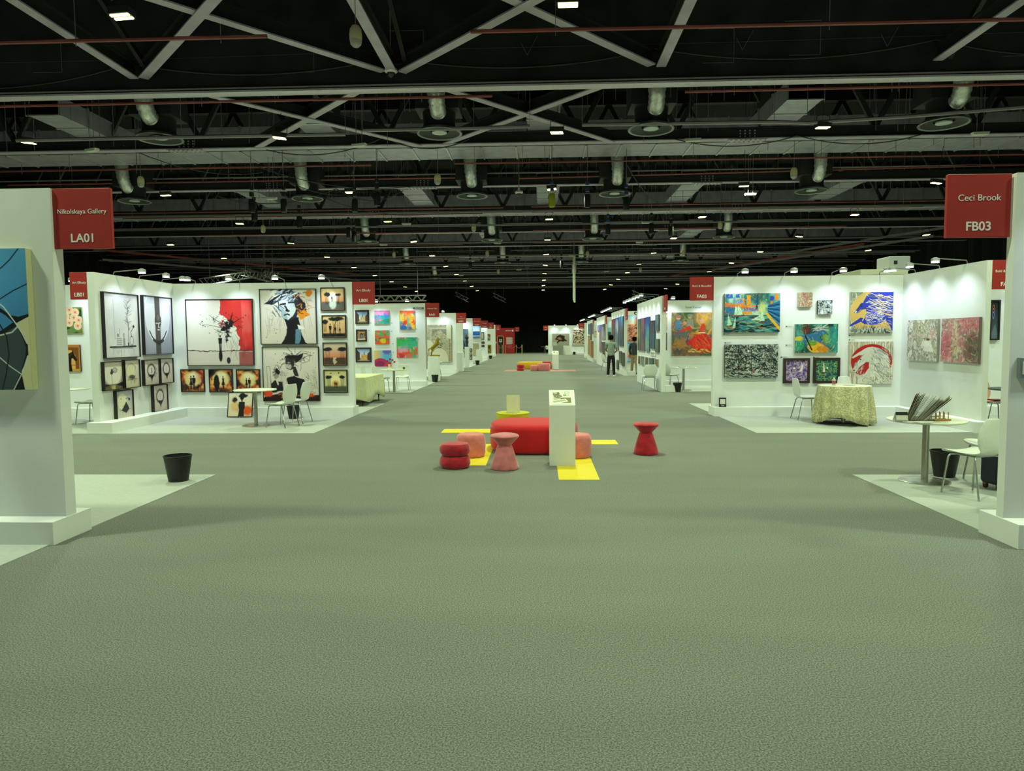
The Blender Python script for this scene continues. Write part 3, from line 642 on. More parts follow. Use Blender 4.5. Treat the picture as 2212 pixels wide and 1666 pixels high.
    def dots(s, col, n, rad, seed=1, box=(0, 0, 1, 1), a=1.):
        r = random.Random(seed)
        for k in range(n):
            q = rad*r.uniform(.4, 1.4); s.ell(r.uniform(box[0], box[2]), r.uniform(box[1], box[3]), q, q/s.asp, col if isinstance(col, str) else r.choice(col), 0, a)
        return s
    def figure(s, x, y0, y1, col, wd=.28, dress=False):
        """standing silhouette from head top y0 to feet y1"""
        h = y1-y0; W = h*s.asp
        s.ell(x, y0+.07*h, .055*W, .065*h, col); s.rect(x-.02*W, y0+.1*h, x+.02*W, y0+.2*h, col)
        if dress: s.poly([(x-.1*W, y0+.18*h), (x+.1*W, y0+.18*h), (x+.06*W, y0+.4*h), (x+.16*W, y0+.72*h), (x-.16*W, y0+.72*h), (x-.06*W, y0+.4*h)], col)
        else: s.poly([(x-.13*W, y0+.19*h), (x+.13*W, y0+.19*h), (x+.12*W, y0+.5*h), (x+.09*W, y0+.58*h), (x-.09*W, y0+.58*h), (x-.12*W, y0+.5*h)], col)
        s.line([(x-.045*W, y0+.5*h), (x-.035*W, y1)], col, .075*W); return s.line([(x+.045*W, y0+.5*h), (x+.045*W, y1)], col, .075*W)
def surface(p, w, h, x0, z0, y, name, parent=None, mb=None):
    """the painted sheet as a fine grid carrying its colours"""
    nx, ny = p.nx, p.ny; xs = np.linspace(x0, x0+w, nx); zs = np.linspace(z0+h, z0, ny)
    V = np.zeros((ny, nx, 3)); V[..., 0] = xs[None, :]; V[..., 1] = y; V[..., 2] = zs[:, None]
    i = np.arange(ny-1)[:, None]*nx+np.arange(nx-1)[None, :]; F = np.stack([i, i+nx, i+nx+1, i+1], -1).reshape(-1, 4)
    me = bpy.data.meshes.new(name); me.vertices.add(nx*ny); me.vertices.foreach_set('co', V.ravel())
    me.loops.add(F.size); me.loops.foreach_set('vertex_index', F.ravel().astype(np.int32))
    me.polygons.add(len(F)); me.polygons.foreach_set('loop_start', np.arange(len(F), dtype=np.int32)*4)
    try: me.polygons.foreach_set('loop_total', np.full(len(F), 4, dtype=np.int32))
    except Exception: pass
    me.update(calc_edges=True)
    ca = me.color_attributes.new('paint', 'FLOAT_COLOR', 'POINT'); d = np.ones((ny*nx, 4), dtype=np.float32); d[:, :3] = p.c.reshape(-1, 3)
    ca.data.foreach_set('color', d.ravel()); me.materials.append(ART)
    o = bpy.data.objects.new(name, me); COL.objects.link(o)
    if parent: o.parent = parent
    return o
def art(label, plane, box, painter, bg='e8e4da', depth=.04, frame=0, fm=None, cat='painting', name=None, group=None, edge=None, n=None, tilt=0, surf='painted_sheet'):
    """plane ('y', v) faces the camera; ('x', v, -1/+1) faces -x / +x.  box = photo pixels x0,y0,x1,y1 of the front face"""
    ax, v = plane[0], plane[1]
    if ax == 'y':
        P = [on_y(px, py, v-depth) for px in (box[0], box[2]) for py in (box[1], box[3])]
        a = (P[0].x+P[1].x)/2; b = (P[2].x+P[3].x)/2; rz = 0; loc = Vector(((a+b)/2, v, 0)); w_ = b-a
    else:
        s = plane[2]; P = [on_x(px, py, v+s*depth) for px in (box[0], box[2]) for py in (box[1], box[3])]
        a = (P[0].y+P[1].y)/2; b = (P[2].y+P[3].y)/2; rz = PI/2*s; loc = Vector((v, (a+b)/2, 0)); w_ = abs(b-a)
    zt = (P[0].z+P[2].z)/2; zb = (P[1].z+P[3].z)/2; h_ = zt-zb; loc.z = zb
    name = name or ('framed_painting' if frame else 'canvas_painting')
    return picture(label, loc, rz, w_, h_, painter, bg, depth, frame, fm, cat, name, group, edge, n, surf)
def picture(label, loc, rz, w_, h_, painter, bg='e8e4da', depth=.04, frame=0, fm=None, cat='painting', name='canvas_painting', group=None, edge=None, n=None, surf='painted_sheet', tilt=0):
    t = thing(name, label, cat, loc, rz, group); t.rotation_euler.x = tilt
    f = frame; p = Pt(max(w_-2*f, .05), max(h_-2*f, .05), bg, n); painter(p)
    if f:
        fo = MB(); d = depth
        fo.box(-w_/2, w_/2, -d, 0, 0, f).box(-w_/2, w_/2, -d, 0, h_-f, h_).box(-w_/2, -w_/2+f, -d, 0, f, h_-f).box(w_/2-f, w_/2, -d, 0, f, h_-f)
        fo.obj('frame', fm or BLK, t)
        MB().box(-w_/2+f, w_/2-f, -d*.6, -.003, f, h_-f).obj('backing', CANV, t)
        surface(p, w_-2*f, h_-2*f, -w_/2+f, f, -d*.62, surf, t)
    else:
        MB().box(-w_/2, w_/2, -depth, -.002, 0, h_).obj('stretcher', edge or CANV, t)
        surface(p, w_, h_, -w_/2, 0, -depth-.0015, surf, t)
    return t
def caption(px, py, plane, label, w_=.1, h_=.05):
    p = on_y(px, py, plane) ; t = thing('caption_card', label, 'label card', (p.x, plane, p.z), 0, 'small caption cards beside the pictures')
    MB().box(-w_/2, w_/2, -.004, 0, -h_/2, h_/2).obj('card', mat('white_card', 'dfe3e0', .6), t)
    MB().box(-w_*.42, -w_*.2, -.005, -.004, -.012, .012).box(-w_*.12, w_*.4, -.005, -.004, .004, .008).box(-w_*.12, w_*.3, -.005, -.004, -.010, -.006).obj('print', mat('grey_print', '565a5c', .7), t)
INK, PAPER = '17151a', 'e6e0d6'

# ---- near left wall
def p_blue(p):
    p.grad('5aa6da', '3f86b0', 0, .5); K = '121a1c'
    p.poly([(0, .4), (.81, .42), (.875, .47), (.93, .48), (1, .46), (1, 1.01), (0, 1.01)], K)
    p.poly([(.3, .5), (.7, .44), (.81, .45), (.84, .47), (.89, .52), (.8, .58), (.4, .66)], '3f82b0')
    p.poly([(1.01, .475), (.905, .53), (.955, .6), (.985, .68), (.985, .75), (.93, .88), (.95, 1.01), (1.01, 1.01)], 'd3d0a0')
    p.poly([(.4, .7), (.795, .615), (.915, .546), (.955, .64), (.97, .7), (.963, .76), (.927, .87), (.86, 1.01), (.4, 1.01)], '3c4a4a')
    for q, c, w in (([(.955, 0), (.89, .08), (.835, .13), (.6, .3)], K, .008), ([(1, .25), (.905, .295), (.815, .35), (.5, .5)], K, .008), ([(.7, .3), (.83, .41), (.91, .53), (.95, .6), (.98, .67)], 'd3d8c8', .008), ([(.4, .66), (.8, .61), (.88, .59), (.915, .555)], 'c6cfc4', .009),
                    ([(.5, .6), (.78, .765), (.85, .83), (.93, .89), (.87, 1)], 'c6cfc4', .007), ([(.78, .5), (.84, .62), (.85, .75), (.82, .9), (.79, 1)], '1a2426', .01), ([(.98, .76), (.955, .83), (.935, .87)], 'd3d8c8', .008)): p.line(q, c, w)
pb = on_y(52, 536, 5.65); pc = on_y(75, 842, 5.65)
picture('large abstract painting of blue, black and cream curves on the near left wall', Vector((pb.x-.62, 5.73, pc.z)), 0, 1.24, pb.z-pc.z, p_blue, depth=.07, n=400, edge=mat('cream_painted_edge', 'cfcf9e', .6))

# ---- left dividing wall
LW = ('x', -8.2, 1)
def p_still(p):
    p.grad('cfced0', 'dcdad6'); p.tex(['c6c5c9', 'e0dedb'], 3, 3, 5, a=.6)
    p.line([(.27, .1), (.29, .72)], '55545a', .006)
    r = random.Random(4)
    p.line([(.68, .82), (.7, .5), (.66, .35), (.7, .2)], '3b3a40', .014)
    for i in range(38):
        y = r.uniform(.12, .6); x = .68+r.uniform(-.02, .02); p.line([(x, y), (x+r.choice((-1, 1))*r.uniform(.03, .13), y-r.uniform(.02, .09))], '4a494f', .006)
    p.line([(.14, .84), (.9, .83)], INK, .03); p.line([(.2, .85), (.8, .855)], '55545a', .03, .6)
    for i in range(5): p.rect(.33, .685+.03*i, .48+.01*(i % 2), .71+.03*i, 'c8c5c0').rect(.33, .707+.03*i, .49, .714+.03*i, INK)
    p.rect(.36, .63, .39, .68, INK); p.line([(.42, .55), (.42, .68)], '55545a', .008)
    p.rect(.52, .7, .58, .82, '8d8d92').rect(.54, .62, .56, .7, '55545a').rect(.66, .77, .7, .82, INK)
    p.ell(.78, .74, .055, .07, 'd5d3d0').ell(.78, .74, .055, .07, INK, ring=.15); p.line([(.78, .68), (.76, .6), (.84, .53)], INK, .014); p.ell(.85, .51, .03, .025, INK)
    p.strokes([INK, '55545a'], 26, .09, .005, 8, PI/2, (.2, .86, .85, .9), .5)
def p_face(p):
    p.grad('b9bcc8', '8f93a2', .2, 1); p.ell(.5, .3, .43, .5, 'd2d4dc'); p.rect(0, 0, 1, .12, 'c4c7d0'); p.ell(.5, .3, .43, .5, 'e6e8ee', ring=.03)
    p.rect(.4, 0, .58, 1, '4a4646'); p.ell(.5, .42, .115, .14, '38332f'); p.ell(.52, .36, .06, .06, '6a625c', .8, .8)
    p.line([(.43, .46), (.49, .46)], 'b9b4ae', .02).line([(.53, .46), (.58, .45)], 'b9b4ae', .02).line([(.52, .46), (.51, .53), (.54, .53)], 'cfcac4', .022).line([(.48, .575), (.55, .575)], 'cfcac4', .02)
    p.line([(.62, 0), (.63, .6)], '77788a', .005)
    p.line([(.2, .6), (.27, .69), (.36, .75), (.5, .79), (.63, .75), (.72, .69), (.79, .6)], INK, .03); p.line([(.33, .75), (.5, .82), (.66, .76)], '2a2527', .06)
art('tall framed ink picture of a shelf with books, bottles and vase', LW, (227, 634, 302, 773), p_still, depth=.07, frame=.012)
art('tall framed grey picture of a carved face on a dark post in a ring', LW, (312, 641, 374, 766), p_face, depth=.07, frame=.012)
def p_moon1(p): p.grad('c9c4b4', '8f8668', 0, .85).ell(.5, .35, .48, .52, 'dcd8c6', .2).ell(.6, .3, .12, .09, 'b6b0a0').ell(.6, .3, .12, .09, '4a463e', ring=.2).line([(.45, .85), (.42, .45), (.4, .3)], '2c2822', .014).dots('2c2822', 7, .045, 3, (.32, .28, .5, .45)).rect(0, .8, 1, 1, '5a513a', .8).poly([(0, .76), (.35, .84), (0, .9)], INK).poly([(1, .74), (.6, .84), (1, .92)], INK).rect(.4, .86, .6, 1, 'c9b46e', .9).strokes([INK], 14, .12, .006, 2, PI/2, (0, .8, 1, .95))
def p_moon2(p): p.grad('ddd8cc', 'c4b896').ell(.45, .42, .33, .3, 'd9d2ac').ell(.45, .42, .33, .3, '4d493f', ring=.05).ell(.5, .62, .22, .08, INK, .5, .9).strokes([INK], 26, .16, .008, 5, PI/2, (.4, .6, .8, .75)).line([(.7, .5), (.72, .3), (.76, .2), (.8, .3)], INK, .012).line([(.15, .72), (.9, .7)], INK, .014)
def p_wreath(seed, tall=0):
    def f(p):
        p.grad('d9d0c8', 'cbbfae').ell(.5, .42, .24, .24, '1c1819', ring=.34)
        p.strokes([INK, '2a2324'], 46, .15, .011, seed, None, (.22, .2, .8, .66), .85, .6); p.ell(.5, .42, .21, .2, 'dcd4cc'); p.line([(.5, .52), (.48, .42), (.51, .32)], INK, .03 if seed % 2 else .014)
        p.poly([(.3, .58), (.7, .6), (.58, .74), (.52, .88), (.47, .74)], INK).strokes([INK], 10, .2, .007, seed+4, PI/2, (.35, .64, .65, .78))
    return f
def p_ship(p): p.grad('aeb2bb', 'c9c2b2').ell(.38, .38, .3, .28, 'dcd9bc').ell(.3, .28, .03, .02, '6a6558').poly([(.3, .7), (.45, .58), (.6, .4), (.72, .55), (.78, .68), (.6, .82)], '2c2a2e').line([(.2, .7), (.9, .68)], INK, .014).strokes([INK], 26, .16, .008, 2, PI/2, (.35, .5, .8, .75)).dots(INK, 4, .04, 4, (.6, .25, .85, .35))
art('small framed picture of a rose under a pale moon, leftmost on the left dividing wall', LW, (226, 781, 268, 843), p_moon1, depth=.07, frame=.012)
art('small framed picture of a round moon dripping ink, second in the left wall group', LW, (271, 777, 304, 838), p_moon2, depth=.07, frame=.012)
art('small framed ink wreath with thick slash, third in the left wall group', LW, (313, 777, 346, 832), p_wreath(3), depth=.07, frame=.012)
art('small framed ink wreath with thin slash, nearest the corner', LW, (348, 774, 376, 828), p_wreath(6), depth=.07, frame=.012)
art('small framed picture of a moon and ink ship hung lowest on the left', LW, (253, 843, 290, 905), p_ship, depth=.07, frame=.012)
art('small framed thorny ink wreath hung lowest on the right of the left wall', LW, (333, 831, 364, 889), p_wreath(10), depth=.07, frame=.012)
# ---- left stand back wall
LB = ('y', 15.4)
def p_red(p):
    p.grad('d2b9be', 'e4e2da', 0, .3).grad('e8e6de', 'ddd2c2', .3, .9, a=.5); p.warp(.16, 7)
    p.poly([(.56, -.1), (1.1, -.1), (1.1, 1.1), (.78, 1.1), (.8, .6), (.7, .38), (.52, .2)], 'd03330'); p.wx = p.wy = 0
    p.tex(['a81c24', 'd83a38', 'e06058'], 5, 3, 4, a=.7, mask=(p.X > .84)*1.)
    p.rect(0, .78, 1, 1.1, 'cabfb4', .55).rect(.78, .8, 1, 1, '8e1c22', .7)
    p.warp(.03, 20).line([(0, .78), (.5, .79), (1, .775)], '2a1a1c', .014); p.wx = p.wy = 0
    for q, w in (([(.62, .45), (.4, .4), (.18, .36)], .01), ([(.6, .4), (.42, .3), (.34, .23)], .012), ([(.66, .36), (.7, .2)], .03), ([(.7, .36), (.86, .27)], .016), ([(.6, .45), (.42, .5)], .012), ([(.68, .4), (.84, .42)], .01)): p.line(q, '1d1418', w, w1=w*.3)
    p.warp(.16, 18).ell(.62, .42, .07, .07, '1b161c', .3).ell(.67, .37, .04, .09, '1b161c', .3).ell(.58, .44, .06, .04, '1b161c', .3).ell(.62, .56, .03, .08, '2b2b38', .3); p.ell(.52, .37, .05, .03, 'b42a20', .3); p.wx = p.wy = 0
    p.strokes(['1d1418'], 34, .09, .006, 4, None, (.35, .25, .82, .55), .9, .5).dots('1d1418', 30, .006, 9, (.2, .2, .9, .55)).strokes(['5a1a1c', '2a1a1c'], 26, .2, .004, 7, PI/2, (.55, .55, .9, .7), .6)
    p.figure(.5, .54, .775, '17151c').ell(.5, .86, .028, .09, '17151c').ell(.62, .93, .03, .05, '2a2b3a')
def p_mask(p):
    p.grad('ddd6cc', 'd2c8b8'); r = random.Random(3)
    p.strokes(['3a3632'], 34, .3, .004, 5, PI/2, (.08, .3, .9, .6), .7).strokes(['26221f'], 12, .12, .006, 15, 0, (.1, .2, .9, .8), .6)
    p.warp(.05, 8).poly([(.42, .5), (.68, .5), (.74, .78), (.8, .98), (.84, 1.02), (.36, 1.02), (.46, .84), (.48, .68)], '15161a')
    p.poly([(.3, .12), (.46, .02), (.7, .06), (.74, .3), (.64, .5), (.52, .58), (.42, .5), (.33, .34)], '222a36')
    p.poly([(.34, .2), (.6, .1), (.63, .34), (.58, .5), (.5, .56), (.42, .5), (.34, .34)], 'ccd6d6'); p.poly([(.34, .36), (.38, .5), (.5, .57), (.46, .4)], '9db3bb')
    p.line([(.37, .27), (.46, .26)], '10131a', .035).line([(.53, .25), (.61, .23)], '10131a', .03).line([(.45, .3), (.5, .4), (.52, .39)], '2a3038', .03).line([(.43, .465), (.49, .45), (.53, .47)], '10131a', .025); p.ell(.48, .38, .03, .03, '15161a')
    p.poly([(.28, .13), (.05, .26), (.2, .28), (.34, .2), (.6, .16), (.68, .06), (.5, -.02), (.3, .02)], '1b202b'); p.poly([(.68, .08), (.72, .3), (.66, .44), (.74, .5), (.84, .42), (.8, .28)], '1b202b')
    p.poly([(.66, .42), (.8, .38), (.9, .47), (.72, .56)], 'e08a1a').ell(.88, .06, .06, .06, 'e08218').poly([(.62, .74), (.74, .72), (.72, .92), (.66, 1.02), (.6, 1.02)], '5d8296').poly([(.66, .66), (.78, .68), (.8, .72), (.68, .74)], 'e8e4dc'); p.wx = p.wy = 0
    p.strokes(['a9bcc8', '4c6a84', 'e8eef0', '15161a'], 50, .12, .014, 3, -.5, (.12, .02, .62, .24)).strokes(['15161a', 'e08a1a'], 26, .1, .012, 4, None, (.62, .05, .86, .5), .9, .5).strokes(['3c6a90', '15161a'], 12, .1, .012, 5, .8, (.2, .26, .34, .44)).dots('15161a', 20, .006, 6)
def p_couple(p):
    p.grad('ddd6cc', 'd4cabb').strokes(['3a3632'], 26, .3, .004, 5, PI/2, (.05, .4, .95, .7), .6).dots(INK, 46, .007, 4, (.1, .1, .95, .7))
    p.line([(.52, .2), (.7, .07), (.86, .1), (.84, .26), (.72, .3), (.62, .24), (.74, .12), (.9, .16)], '2a2623', .006).line([(.3, .42), (.34, .32), (.45, .24)], '2a2623', .007).line([(.08, .9), (.06, .36), (.12, .36), (.14, .88)], '2a2623', .006)
    p.warp(.05, 10).poly([(0, .92), (.4, .84), (1.02, .9), (1.02, 1.02), (0, 1.02)], '2b1a18'); p.poly([(.42, .58), (.56, .54), (.74, .6), (.77, .7), (.7, 1.02), (.48, 1.02)], '1a191c').poly([(.56, .54), (.52, .36), (.6, .36), (.64, .54)], '2c2b2e')
    p.ell(.49, .28, .085, .13, '3a3a3d').poly([(.4, .2), (.46, .14), (.62, .16), (.74, .08), (.7, .22), (.6, .3), (.56, .22)], '17161a'); p.ell(.455, .34, .05, .07, 'b9b4ac')
    p.line([(.42, .3), (.52, .3)], '17161a', .018).line([(.44, .4), (.49, .41)], '17161a', .016); p.poly([(.14, .68), (.22, .62), (.34, .66), (.36, .82), (.14, .84)], '212024').ell(.24, .53, .04, .08, '9b958c').poly([(.19, .44), (.24, .38), (.32, .46), (.28, .52)], '17161a'); p.line([(.255, .62), (.26, .7)], 'dcd4c8', .025); p.wx = p.wy = 0
    p.warp(.06, 12).ell(.07, .86, .07, .07, 'e04a24').ell(.42, .74, .03, .05, 'c83a20').ell(.83, .9, .09, .04, 'd8501e', .4); p.wx = p.wy = 0
    p.strokes(['17161a'], 40, .12, .008, 8, None, (.4, .1, .75, .3), .9, .5).strokes(['17161a'], 20, .1, .006, 9, None, (.16, .4, .34, .54), .9, .4).strokes(['5a4c44'], 40, .14, .004, 12, None, (.76, .5, .98, .9), .6, .6).strokes(['c8703a'], 8, .2, .02, 3, 0, (.2, .86, .7, .94), .6)
def p_moonpair(seed, kind):
    def f(p):
        p.grad('3a2a24', '7a3c18'); p.warp(.12, 6, seed).tex(['15151c', '40302a', 'c8521c', 'e8b060'], 4, 4, seed, .3, .75); p.ell(.5, .42, .36, .36, 'e8cf8a', .3).ell(.52, .3, .2, .2, 'f0e4bc', .5); p.wx = p.wy = 0
        if kind == 0: p.rect(.66, 0, 1, .6, 'c03818', .35, .2)
        p.rect(0, .84, 1, 1, '4a2c14', .6, .05).strokes(['e8c888', '2a1a12'], 16, .14, .008, seed, PI/2, (.05, .75, .95, .9), .6)
        if kind == 1: p.warp(.05, 14).ell(.3, .6, .13, .4, '17151a', .2); p.wx = p.wy = 0; p.figure(.6, .28, .86, INK, dress=True)
        elif kind == 0: p.figure(.42, .27, .88, INK, dress=True).figure(.55, .25, .9, INK)
        else: p.figure(.42, .36, .84, INK, dress=True).figure(.55, .35, .86, INK)
    return f
def p_woman(p):
    p.grad('e4dcc8', 'e0cfa6').warp(.1, 7).ell(.75, .75, .3, .22, 'd8561e', .5).ell(.25, .3, .12, .12, '1b191c', .5).ell(.6, .12, .2, .09, '1b191c', .4)
    p.ell(.3, .6, .2, .2, 'd8a850', .6, .7); p.wx = p.wy = 0; p.strokes([INK, 'a83818'], 46, .18, .007, 4, None, (.1, .1, .95, .9), .7, .5)
    p.ell(.56, .22, .08, .09, INK).rect(.53, .26, .59, .38, INK).poly([(.44, .38), (.68, .38), (.7, .6), (.66, .76), (.68, 1), (.42, 1), (.46, .74), (.42, .55)], INK)
def p_savanna(k):
    def f(p):
        p.grad('e0c88c', 'e09a5c', 0, .6)
        if k == 0: p.ell(.5, .42, .2, .24, 'f4eed8', .5); p.rect(0, .62, 1, 1, '2f4f52', .9, .06).ell(.5, .75, .15, .22, 'cfdcc8', .4, .8); tr = [(.24, .28, .15, .1), (.74, .3, .13, .07)]
        if k == 1: p.grad('e8c88e', 'd8a06a'); p.rect(0, .82, 1, 1, '15161a', 1, .06); tr = [(.6, .14, .34, .1), (.1, .28, .14, .12)]
        if k == 2: p.grad('cfc8b0', 'e08a60', 0, .62).rect(0, .66, 1, 1, '1e2422', .9, .08).poly([(.42, .66), (.58, .66), (.5, .78), (.6, .86), (.46, 1), (.4, .86)], 'd8c4a4', .9); tr = [(.18, .28, .2, .1), (.82, .28, .2, .1)]
        if k == 3: p.grad('e0cf96', 'c8c490').ell(.5, .46, .24, .24, 'f0e2a4', .4).rect(0, .72, 1, 1, '25362a', .9, .08).ell(.5, .6, .16, .14, 'e88a2c', .5, .7); tr = [(.2, .3, .16, .07), (.8, .3, .16, .07), (.3, .14, .06, .02), (.66, .12, .06, .02)]
        p.warp(.08, 14, k+2)
        for x, y, a, b in tr: p.ell(x, y, a, b, '1c2220', .3)
        p.wx = p.wy = 0
        for x, y, a, b in tr[:2]:
            for d in (-.6, -.2, .25, .6): p.line([(x+d*a*.8, y), (x+d*a*.5, .74)], '1c2220', .014)
        if k == 1: p.line([(.64, .14), (.5, .5), (.46, .84)], '1c1a1a', .03).figure(.33, .36, .86, '1c1a1a').figure(.55, .46, .86, '1c1a1a').figure(.76, .54, .86, '1c1a1a').dots('c82a1c', 3, .014, 2, (.3, .34, .8, .5))
        elif k != 2: p.figure(.47, .5 if k == 3 else .36, .78 if k == 3 else .62, INK)
        if k == 3: p.figure(.55, .52, .79, INK)
        p.strokes(['15161a', '5a6a52'], 24, .12, .008, k+3, 0, (0, .84, 1, .98), .5)
    return f
art('largest square painting, lone figure under a splash of black on red', LB, (402, 646, 546, 790), p_red, depth=.07, frame=.012)
art('large framed portrait with dark hat and orange paint, upper right of the wall', LB, (561, 624, 683, 744), p_mask, depth=.06, frame=.012)
art('large framed ink painting of two figures in black suits, below the hat portrait', LB, (567, 749, 689, 867), p_couple, depth=.06, frame=.012)
art('small framed kissing couple before an orange moon, left of three', LB, (390, 798, 441, 847), p_moonpair(3, 0), depth=.05, frame=.018)
art('small framed woman before a gold disc, middle of three', LB, (451, 798, 502, 848), p_moonpair(8, 1), depth=.05, frame=.018)
art('small framed couple before a pale disc, right of three', LB, (510, 798, 561, 848), p_moonpair(12, 2), depth=.05, frame=.018)
for i, (b, l) in enumerate((((692, 621, 744, 671), 'square framed lake with flat trees and white sun, topmost of the column of four'), ((695, 681, 747, 730), 'square framed black trees with three figures, second of the column of four'), ((697, 740, 749, 790), 'square framed avenue of trees at dusk, third of the column of four'), ((699, 799, 750, 849), 'square framed couple among thin trees at sunset, lowest of the column of four'))):
    art(l, LB, b, p_savanna(i), depth=.05, frame=.018)
la = at(487, 902, .01); lb_ = at(541, 905, .01)
picture('framed painting of a dark woman leaning on the plinth on the floor', Vector(((la.x+lb_.x)/2, 14.93, .02)), .02, .55, .55, p_woman, depth=.03, frame=.014, name='framed_painting', tilt=-.22)
# roses and horse on the wall beyond the dividing wall
def p_roses(p):
    p.tex(['1e4018', '3f7a3c', '8a7c20', '4a8a58'], 5, 5, 3); r = random.Random(2)
    for x, y in [(.1, .2), (.35, .12), (.62, .1), (.8, .2), (.5, .35), (.75, .4), (.28, .5), (.6, .6), (.42, .68), (.86, .72), (.1, .6), (.2, .75), (.9, .5)]:
        q = .11; p.ell(x, y, q, q/p.asp, 'e8b090').ell(x, y, q*.95, q*.95/p.asp, 'f0d8b4', ring=.3).ell(x, y, q*.55, q*.55/p.asp, 'f2c8a4', ring=.4).ell(x, y, q*.28, q*.28/p.asp, 'd8705a', .5)
def p_horse1(p):
    p.grad('b07830', 'c89448').rect(.1, .1, .95, .9, '7c4a1c').poly([(.2, .9), (.2, .4), (.35, .2), (.65, .2), (.8, .4), (.8, .9)], 'dba95a').rect(.2, .74, .8, .78, 'b07c38')
    p.poly([(.34, 1), (.4, .55), (.5, .34), (.66, .27), (.7, .2), (.73, .3), (.82, .48), (.88, .56), (.84, .62), (.78, .6), (.7, .5), (.64, .52), (.62, .7), (.66, 1)], '1a1210').line([(.46, .6), (.54, .42), (.66, .34)], '4a3a30', .03)
art('canvas of pale pink roses seen through the gap on the left', LB, (108, 664, 177, 720), p_roses, depth=.04)
art('canvas of a black horse head in an archway below the roses', LB, (122, 745, 173, 803), p_horse1, depth=.04, edge=BRN)
# ---- colourful abstracts wall
RA = ('y', 24.8)
def p_blocks(seed, cols, sx=3):
    def f(p):
        p.warp(.05, 9, seed); r = random.Random(seed)
        p.tex(cols, 2, 2, seed, .3, .7)
        for k in range(34): x = r.random(); y = r.random(); a = r.uniform(.08, .2); y2 = min(len(cols)-1, int(y*len(cols)+r.uniform(-.5, .6))); p.rect(x-a, y-a*.8, x+a, y+a*.8, cols[max(0, y2)], .7)
        p.wx = p.wy = 0; p.strokes(cols, 20, .2, .02, seed, None, a=.4)
    return f
def p_town(sky, wall, dark):
    def f(p):
        p.grad(sky, 'dfe6ea', 0, .6); p.rect(0, .72, 1, 1, 'a89878'); p.poly([(0, .1), (.22, .3), (.22, .9), (0, 1)], dark).poly([(1, .2), (.8, .4), (.78, .9), (1, 1)], dark)
        p.poly([(.3, .9), (.3, .5), (.42, .42), (.5, .5), (.7, .46), (.78, .5), (.78, .9)], wall).poly([(.5, .5), (.55, .12), (.6, .5)], '5a6a72').strokes([dark, '6a4c30'], 26, .05, .02, 3, PI/2, (.3, .5, .78, .8), .7)
    return f
def p_door(p): p.tex(['8a7048', 'c9ac78'], 6, 6, 2).ell(.5, .45, .2, .28, '7a3020').rect(.3, .45, .7, .8, '52301e').rect(.38, .42, .62, .75, '70809a').rect(.78, .2, .9, .7, '5a4028').rect(0, .82, 1, 1, 'c8b898')
art('framed city view with a spire under blue sky', RA, (767, 670, 797, 700), p_town('6a9ad0', 'd0c08a', '5a4038'), depth=.05, frame=.06, fm=BRN)
art('framed picture of an arched red doorway', RA, (769, 712, 792, 738), p_door, depth=.05, frame=.05, fm=BRN)
art('framed sunlit street picture, lowest of the three brown frames', RA, (768, 751, 802, 783), p_town('7aa4d8', 'e0a860', '4a3a34'), depth=.05, frame=.05, fm=BRN)
art('pink, blue and green square abstract canvas, top of the middle column', RA, (809, 671, 841, 700), p_blocks(2, ['e868b4', 'f090b8', '3a7ae0', '28a890', '189070', '20a080']), depth=.05)
art('red and green patchwork abstract canvas, middle of the column', RA, (810, 714, 841, 744), p_blocks(5, ['e0502c', '2aa06c', 'e85a20', '20603a', 'd8c820', 'e84c24']), depth=.05)
def p_hills(p): p.grad('e0c060', '58a8d8', .1, .6, 'x').ell(.75, .05, .25, .2, '6a60b0', .3).warp(.05, 5).ell(.35, .9, .5, .42, 'b83058').ell(.35, 1, .3, .36, '8c2a60').ell(.9, 1.05, .35, .35, 'c8384c'); p.wx = p.wy = 0
art('abstract canvas of purple and red hills, behind the small table', RA, (809, 757, 845, 792), p_hills, depth=.05)
art('tall abstract canvas of orange above teal blocks', RA, (864, 671, 896, 712), p_blocks(9, ['e0401c', 'f08a1c', 'f0d040', '20a080', '1888b0', '1c60b0']), depth=.06)
art('large abstract canvas of green, orange and crimson squares', RA, (857, 729, 902, 773), p_blocks(14, ['1e9a78', '3ab44c', '48b090', 'e0a0b8', 'e84c30', 'b02448']), depth=.05)
# ---- tile artwork, patterned end strip
def p_tile(p):
    p.c[:] = C('a59f88'); p.tex(['7d7864', 'c2bca4', '8e8870', 'cfc9b0'], 34, 34, 3, .3, .7)
    p.rect(.05, .03, .95, .09, '5d5a4c', .7).rect(.05, .03, .1, .98, '5d5a4c', .7).rect(.88, .03, .94, .98, '6a5c3c', .7).rect(.1, .09, .88, .105, 'd5d0bc').rect(.12, .1, .135, .98, 'd5d0bc').rect(.86, .1, .872, .98, 'd5d0bc')
    for i in range(22): p.ell(.075, .05+.043*i, .016, .014, 'd5d0bc').ell(.91, .05+.043*i, .016, .014, 'c8a86a').ell(.08+.04*i, .06, .014, .014, 'd5d0bc')
    p.poly([(.2, .12), (.84, .12), (.84, .34), (.7, .22), (.52, .14), (.34, .22), (.2, .34)], '62605a', .55)
    p.poly([(.5, .36), (.62, .42), (.66, .52), (.62, .6), (.5, .64), (.38, .6), (.34, .52), (.38, .42)], '4c4e46', .8).strokes(['cfcab4'], 60, .05, .012, 3, None, (.38, .4, .62, .6), .7)
    p.rect(.8, 0, 1, .3, 'cfcdb4').ell(1.0, .3, .2, .08, 'cfcdb4').ell(.02, .58, .24, .17, 'd3d0b6').ell(.5, .95, .36, .32, 'd0ccb2').rect(.1, .97, .5, 1, 'd0ccb2').strokes(['b5b095'], 30, .1, .006, 9, None, (.2, .7, .8, .98), .6, .8)
